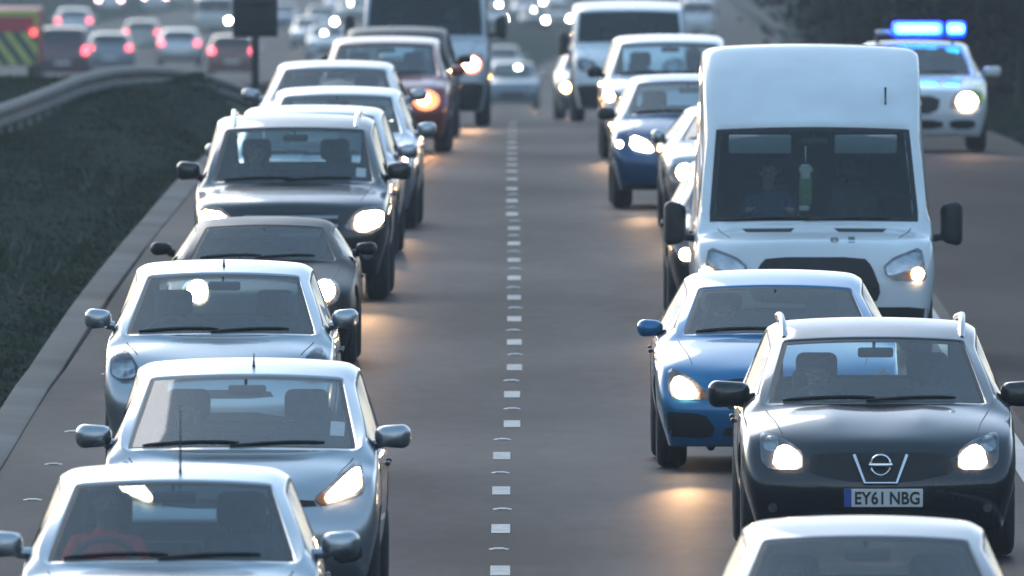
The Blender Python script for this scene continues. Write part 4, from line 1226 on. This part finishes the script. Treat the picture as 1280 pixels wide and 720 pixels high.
bm = bmesh.new(); rbox(bm, (.07, 0, .05), (1.18, .30, .04), .012, 2)
for x in (-.5, .5): rbox(bm, (x, 0, .015), (.06, .2, .06), .01, 1)
bm_obj("bar_base", bm, M_TRIM, lb)
for x0, x1 in ((-.30, .36), (.42, .66)):
    bm = bmesh.new(); rbox(bm, ((x0+x1)/2, 0, .165), (x1-x0, .28, .19), .05, 3); bm_obj("beacon", bm, M_BLUE, lb)
    bm = bmesh.new(); rbox(bm, ((x0+x1)/2, -.10, .165), ((x1-x0)*.84, .20, .10), .03, 3); bm_obj("beacon_core", bm, M_BLUE_CORE, lb)
bm = bmesh.new(); rbox(bm, (-.42, 0, .12), (.20, .26, .06), .025, 3); bm_obj("beacon_cover", bm, mat("clear_plastic", (.6, .62, .68), rough=.2, coat=.5, vary=.05), lb)


# ------------------------------------------------------------------ people at the wheel: one continuous skinned body each
def person_mesh():
    V, E, Rr = [], [], []
    def add(p, r, par=None):
        V.append(Vector(p)); Rr.append(r if isinstance(r, tuple) else (r, r))
        if par is not None: E.append((par, len(V)-1))
        return len(V)-1
    pel = add((0, 0, 0), (.15, .12)); sp = add((0, .03, .20), (.145, .11), pel); ch = add((0, .05, .38), (.165, .115), sp)
    nb = add((0, .055, .50), (.085, .075), ch); nk = add((0, .04, .57), .052, nb)
    h1 = add((0, .01, .64), (.070, .080), nk); h2 = add((0, .005, .72), (.078, .095), h1); add((0, .015, .79), (.055, .07), h2)
    add((0, -.098, .675), .014, h1)
    for s in (-1, 1):
        add((s*.082, .02, .69), (.012, .022), h2)
        sh = add((s*.185, .06, .455), .066, ch); el = add((s*.245, -.14, .25), .048, sh); wr = add((s*.20, -.36, .33), .033, el)
        hd = add((s*.185, -.43, .36), (.036, .022), wr)
        for k, (dx, dz, ln) in enumerate(((.026, .02, .9), (.010, .028, 1.0), (-.008, .030, .95), (-.024, .026, .75))):
            a = add((s*(.185+dx), -.48*1.0, .36+dz), .0095, hd); b = add((s*(.185+dx*.9), -.505, .36+dz-.022*ln), .009, a); add((s*(.185+dx*.8), -.49, .36+dz-.05*ln), .008, b)
        t = add((s*(.185-.04), -.44, .385), .011, hd); add((s*(.185-.055), -.475, .39), .009, t)
        hp = add((s*.10, -.05, -.01), .088, pel); kn = add((s*.14, -.43, .08), .068, hp); an = add((s*.12, -.66, -.30), .045, kn); add((s*.12, -.80, -.34), .036, an)
    me = bpy.data.meshes.new("tmp"); me.from_pydata([tuple(v) for v in V], E, [])
    o = bpy.data.objects.new("tmp", me); COL.objects.link(o)
    sk = o.modifiers.new("skin", 'SKIN'); sk.use_smooth_shade = True
    for i, v in enumerate(me.skin_vertices[0].data): v.radius = Rr[i]; v.use_root = (i == 0)
    sb = o.modifiers.new("sub", 'SUBSURF'); sb.levels = sb.render_levels = 2
    m = ev(o); bpy.data.objects.remove(o); return m
PM = person_mesh(); PM.name = "person"
M_SKIN = mat("skin", (.34, .21, .16), rough=.6, vary=.06, scale=12)
M_HAIR = mat("dark_hair", (.03, .022, .018), rough=.7, vary=.3, scale=40)
M_TROUS = mat("dark_trousers", (.03, .035, .05), rough=.9, vary=.2, scale=25)
hb = bmesh.new(); bmesh.ops.create_uvsphere(hb, u_segments=18, v_segments=12, radius=1)
for v_ in hb.verts: v_.co = Vector((v_.co.x*.088, v_.co.y*.108+.022, v_.co.z*.10+.735))
bmesh.ops.delete(hb, geom=[f for f in hb.faces if (lambda c: c.z < .70 and c.y < .03 or c.y < -.06 and c.z < .765)(f.calc_center_median())], context='FACES')
HM = bpy.data.meshes.new("hair"); hb.to_mesh(HM); hb.free()
eb = bmesh.new()
for s in (-1, 1):
    r_ = bmesh.ops.create_uvsphere(eb, u_segments=10, v_segments=8, radius=.0095)
    for v_ in r_['verts']: v_.co += Vector((s*.032, -.078, .705))
EM = bpy.data.meshes.new("eyes"); eb.to_mesh(EM); eb.free()
M_EYEBALL = mat("eye", (.05, .04, .035), rough=.2, vary=.1)
for i, p in enumerate(PM.polygons):
    c = p.center
    p.material_index = 1 if (c.z > .545 or (c.y < -.37 and c.z > .22)) else (2 if c.z < .05 or c.y < -.3 and c.z < .2 else 0)
    p.use_smooth = True
def driver(car, top_col, nm, label, side=-1, scale=.92, dz=0.0):
    me = PM.copy()
    for m in (mat(nm, top_col, rough=.85, vary=.15, scale=20), M_SKIN, M_TROUS): me.materials.append(m)
    P = car.P; F = -P['L']/2; hz = P.get('head_z', P['H']-.25)
    base = Vector((side*.36, F+P['cowl']+P.get('seat_y', 1.15)-.24, hz-.76+dz))
    o = link("person", me, M_SKIN); 
    o.location = car.root.matrix_basis @ base if False else Vector(car.root.location)+Matrix.Rotation(car.root.rotation_euler.z, 3, 'Z') @ base
    o.rotation_euler = (0, 0, car.root.rotation_euler.z); o.scale = (scale, scale, scale)
    tag(o, label, "person")
    link("hair", HM, M_HAIR, o); link("eyes", EM, M_EYEBALL, o)
driver(carA, (.80, .03, .025), "red_jacket", "person in a red top driving the front silver hatchback", scale=.90, dz=.10)
driver(carB, (.05, .055, .07), "dark_jumper", "person driving the grey silver hatchback with the square sticker")
driver(carL, (.06, .06, .07), "dark_coat", "person driving the blue-black crossover with the readable plate")
driver(carM, (.04, .05, .08), "navy_jumper", "person driving the grey car at the bottom right edge")
driver(carN, (.08, .08, .085), "grey_jumper", "person driving the bright blue hatchback")
driver(carO, (.05, .07, .12), "work_jacket", "person driving the tall white van", dz=.0)
driver(carE, (.05, .05, .055), "black_jacket", "person driving the dark SUV with roof rails")

# ------------------------------------------------------------------ distant traffic
def recolour(o_root, m):
    for ch in o_root.children:
        if ch.name.startswith("body"):
            me = ch.data.copy(); me.materials[0] = m; ch.data = me
def copy_tree(o, parent=None):
    c = o.copy(); COL.objects.link(c)
    if parent is not None:
        c.parent = parent; c.matrix_parent_inverse = o.matrix_parent_inverse.copy()
    for ch in list(o.children): copy_tree(ch, c)
    return c
FARP = dict(L=4.1, W=.875, H=1.47, nomirror=False, mw=.19)
protos = {}
def far_car(kind, m, px, yg, label, group, zoff=0.0, Z=None, rear=False, scl=1.0, zfix=None):
    Z = Z or z_for(yg, zoff); X = px_x(px, Z)
    nm = {"hatch": "hatchback", "mpv": "people_carrier", "van": "van"}[kind]
    key = (kind, rear)
    if key not in protos:
        Pm = dict(FARP)
        if kind == "mpv": Pm.update(H=1.75, zc=1.12, zr=1.62, zbelt=1.08, zt=1.15, zn=.92, W=.92, wr=.64, wc=.73)
        if kind == "van": Pm = dict(VAN, W=.97, H=2.15, zn=1.0, zc=1.3, wc=.86, wr=.80, zr=1.92, capz=2.05, cowl=.82, rf=1.5, zbelt=1.28, bp=2.6, mz=1.4, mx=1.08)
        c = make_car(nm, Pm, m, X, Z, 0, label, "van" if kind == "van" else "car", group, det=1 if not rear else 0, rear=rear)
        if rear:
            taillights(c, chaikin([(.58, .80), (.58, 1.02), (.80, 1.04), (.84, .82)], 1) if kind != "mpv" else chaikin([(.64, .80), (.66, 1.10), (.86, 1.12), (.88, .82)], 1))
            patch(c, "number_plate", [(-.26, .60), (-.26, .49), (.26, .49), (.26, .60)], M_PLATE, d='rear', depth=.01)
        else:
            headlights(c, chaikin([(.46, .58), (.52, .74), (.80, .80), (.80, .62)], 1) if kind != "van" else chaikin([(.54, .78), (.56, .96), (.84, 1.02), (.86, .82)], 1), disc(.66, .68, .10) if kind != "van" else disc(.70, .88, .11), M_LAMP_FAR)
            patch(c, "grille", chaikin([(-.40, .56), (-.44, .36), (.44, .36), (.40, .56)], 1), M_GRILLE)
        protos[key] = c.root; r = c.root
    else:
        r = copy_tree(protos[key])
        recolour(r, m)
        tag(r, label, "van" if kind == "van" else "car", group)
    if zfix is None: zz = prof(Z)+zoff
    else: zz = zfix
    L = protos[key]
    r.location = (X, Z+2.05, zz); r.scale = (scl, scl, scl)
    return r
def unlit(r, keep=None):
    n = 0
    for ch in list(r.children):
        if ch.name.startswith("headlight"):
            for q in list(ch.children):
                if q.name.startswith("bulb"):
                    x = sum(v.co.x for v in q.data.vertices)
                    if keep is None or x*keep < 0: q.data = q.data.copy(); q.data.materials[0] = M_REFL
G1 = "oncoming cars in the hazy distance"
G2 = "cars driving away on the other carriageway"
OZ = .8
# away, on the other carriageway: rears with red lamps
far_car("hatch", P_WHITE, 92, 52, "distant white car driving away, nearest to the red lorry's top", G2, OZ, rear=True, scl=1.1)
far_car("hatch", P_BEIGE, 177, 67, "distant pale beige car driving away with red lamps lit, second in its row", G2, OZ, rear=True)
far_car("hatch", P_SILVERB, 224, 84, "distant silver car driving away with red lamps lit, right of the beige one", G2, OZ, rear=True)
far_car("hatch", P_RUST, 290, 98, "red-brown car driving away beside the dark road sign's post", G2, OZ, rear=True)
far_car("mpv", P_MAROON, 78, 100, "maroon people carrier driving away beside the red and yellow lorry", G2, OZ, rear=True)
far_car("hatch", P_STEELB, 137, 92, "steel blue car driving away behind the guard rail, right of the maroon one", G2, OZ, rear=True)
for i, (px, yg) in enumerate(((137, 18), (194, 14), (232, 10))):
    r = far_car("hatch", (P_SILVERB, P_WHITE, P_BEIGE)[i], px, yg, ("farthest silver car at the top edge of the other carriageway", "farthest white car at the top edge of the other carriageway", "farthest beige car at the top edge of the other carriageway")[i], G2, OZ, rear=True)
    for ch in r.children:
        if ch.name.startswith("tail_light"): ch.data = ch.data.copy(); ch.data.materials[0] = M_TAIL_HI
# towards us
r = far_car("van", P_BEIGE, 268, 48, "distant beige van with one lamp lit, left of the road sign", G1, OZ); unlit(r, 1)
r = far_car("hatch", P_SILVERB, 387, 62, "distant silver car with a lit lamp, right of the road sign", G1, OZ); unlit(r, 1)
r = far_car("hatch", P_WHITE, 409, 76, "distant white car with a lit lamp beside the pale van's mirror", G1, OZ); unlit(r, 1)
far_car("hatch", P_STEELB, 402, 44, "distant steel blue car behind the white one right of the road sign", G1, OZ)
r = far_car("hatch", P_STEELB, 640, 140, "distant blue-grey car with one lamp lit in the gap between the two vans", G1, 0.0, Z=880); unlit(r, -1)
far_car("hatch", P_BEIGE, 627, 104, "distant pale car close behind the blue-grey one between the two vans", G1)
r = far_car("hatch", P_GREYS, 617, 38, "distant grey car with one lamp lit over the pale van's right mirror", G1); unlit(r, 1)
r = far_car("hatch", P_DARK, 668, 40, "distant dark car with lamps lit above the gap between the two vans", G1)
far_car("hatch", P_SILVERB, 655, 24, "distant silver car with lamps lit near the top edge between the vans", G1)
far_car("mpv", P_BEIGE, 698, 38, "distant beige people carrier with dazzling lamps left of the low white van", G1)
r = far_car("hatch", P_BEIGE, 440, 30, "distant beige car just above the pale van's left mirror", G1, OZ); unlit(r)
r = far_car("hatch", P_WHITE, 424, 20, "distant white car at the top edge right of the road sign", G1, OZ); unlit(r, 1)
r = far_car("hatch", P_STEELB, 352, 40, "distant steel blue car touching the right edge of the road sign", G1, OZ); unlit(r)
far_car("hatch", P_DARK, 612, 18, "distant dark car with lamps lit at the top edge above the pale van", G1)
far_car("mpv", P_SILVERB, 690, 14, "distant silver people carrier with lamps lit at the top edge", G1)
r = far_car("van", P_WHITE, 872, 46, "distant white van above the pale people carrier's roof", G1); unlit(r)

# parked lorry with red and yellow chevrons, seen from behind
ZL = z_for(118, OZ); XL = px_x(2, ZL); s_ = ZL/FPX
lor = tag(empty("lorry", (XL, ZL+4, prof(ZL)+OZ)), "red lorry with yellow and green chevrons on its back at the left edge", "lorry")
Wl, Hl = 92*s_, 96*s_
M_LRED = mat("lorry_red", (.50, .025, .04), rough=.45, vary=.1, scale=3)
M_LYEL = mat("chevron_yellow", (.62, .66, .14), rough=.45, vary=.1, scale=5)
M_LGRN = mat("chevron_green", (.045, .085, .075), rough=.5, vary=.1, scale=5)
bm = bmesh.new(); rbox(bm, (0, 0, .55+(Hl-.55)/2), (Wl, 8, Hl-.55), .05, 2); bm_obj("box_body", bm, M_LRED, lor)
bm = bmesh.new(); rbox(bm, (0, -4.01, Hl-.09), (Wl*.98, .05, .16), .01, 1); rbox(bm, (Wl/2-.06, -4.01, Hl*.62), (.10, .05, Hl*.62), .01, 1); bm_obj("edge_marking", bm, M_LYEL, lor)
bm = bmesh.new(); rbox(bm, (0, -4.015, .55+.45), (Wl*.97, .05, .9), .01, 1); cp = bm_obj("chevron_panel", bm, M_LGRN, lor)
bm = bmesh.new()
for k in range(-4, 5):
    x = k*.42
    for sgn in (1, -1):
        vs = [(x, .58), (x+.18, .58), (x+.18-.62*1, 1.42), (x-.62*1, 1.42)]
        if sgn == 1: bm.faces.new([bm.verts.new((q[0]+.25, -4.045, q[1])) for q in vs])
for s in (-1, 1):
    bmesh.ops.bisect_plane(bm, geom=bm.verts[:]+bm.edges[:]+bm.faces[:], plane_co=(s*Wl*.48, 0, 0), plane_no=(s, 0, 0), clear_outer=True)
bm_obj("chevron", bm, M_LYEL, cp, smooth=False)
bm = bmesh.new(); rbox(bm, (Wl/2-.13, -4.04, 1.42), (.16, .06, .16), .02, 2); bm_obj("tail_light", bm, lamp("lorry_tail_lit", (1, .03, .02), 1.6), lor)
tm, rm = wheel_parts(.45)
for s in (-1, 1):
    for y in (-2.6, 2.6):
        w = empty("wheel", (0, 0, 0)); w.parent = lor; w.location = (s*(Wl/2-.2), y, .45); w.rotation_euler = (0, 0, 0 if s > 0 else math.pi)
        link("tyre", tm, M_RUBBER, w); link("rim", rm, M_RIM, w)

# ------------------------------------------------------------------ air
if HAZE > 0:
    bm = bmesh.new(); bmesh.ops.create_cube(bm, size=1.0)
    x0, x1, y0, y1, z0, z1 = -3100, 3200, -320, 9100, -62, 42
    for v_ in bm.verts: v_.co = Vector((lerp(x0, x1, v_.co.x+.5), lerp(y0, y1, v_.co.y+.5), lerp(z0, z1, v_.co.z+.5)))
    hzm = bpy.data.materials.new("haze"); hzm.use_nodes = True
    N = hzm.node_tree.nodes; N.remove(N["Principled BSDF"])
    pv = N.new("ShaderNodeVolumePrincipled"); pv.inputs["Color"].default_value = (.80, .87, .90, 1); pv.inputs["Density"].default_value = HAZE
    hzm.node_tree.links.new(pv.outputs[0], N["Material Output"].inputs["Volume"])
    tag(bm_obj("haze", bm, hzm, smooth=False), kind='stuff')
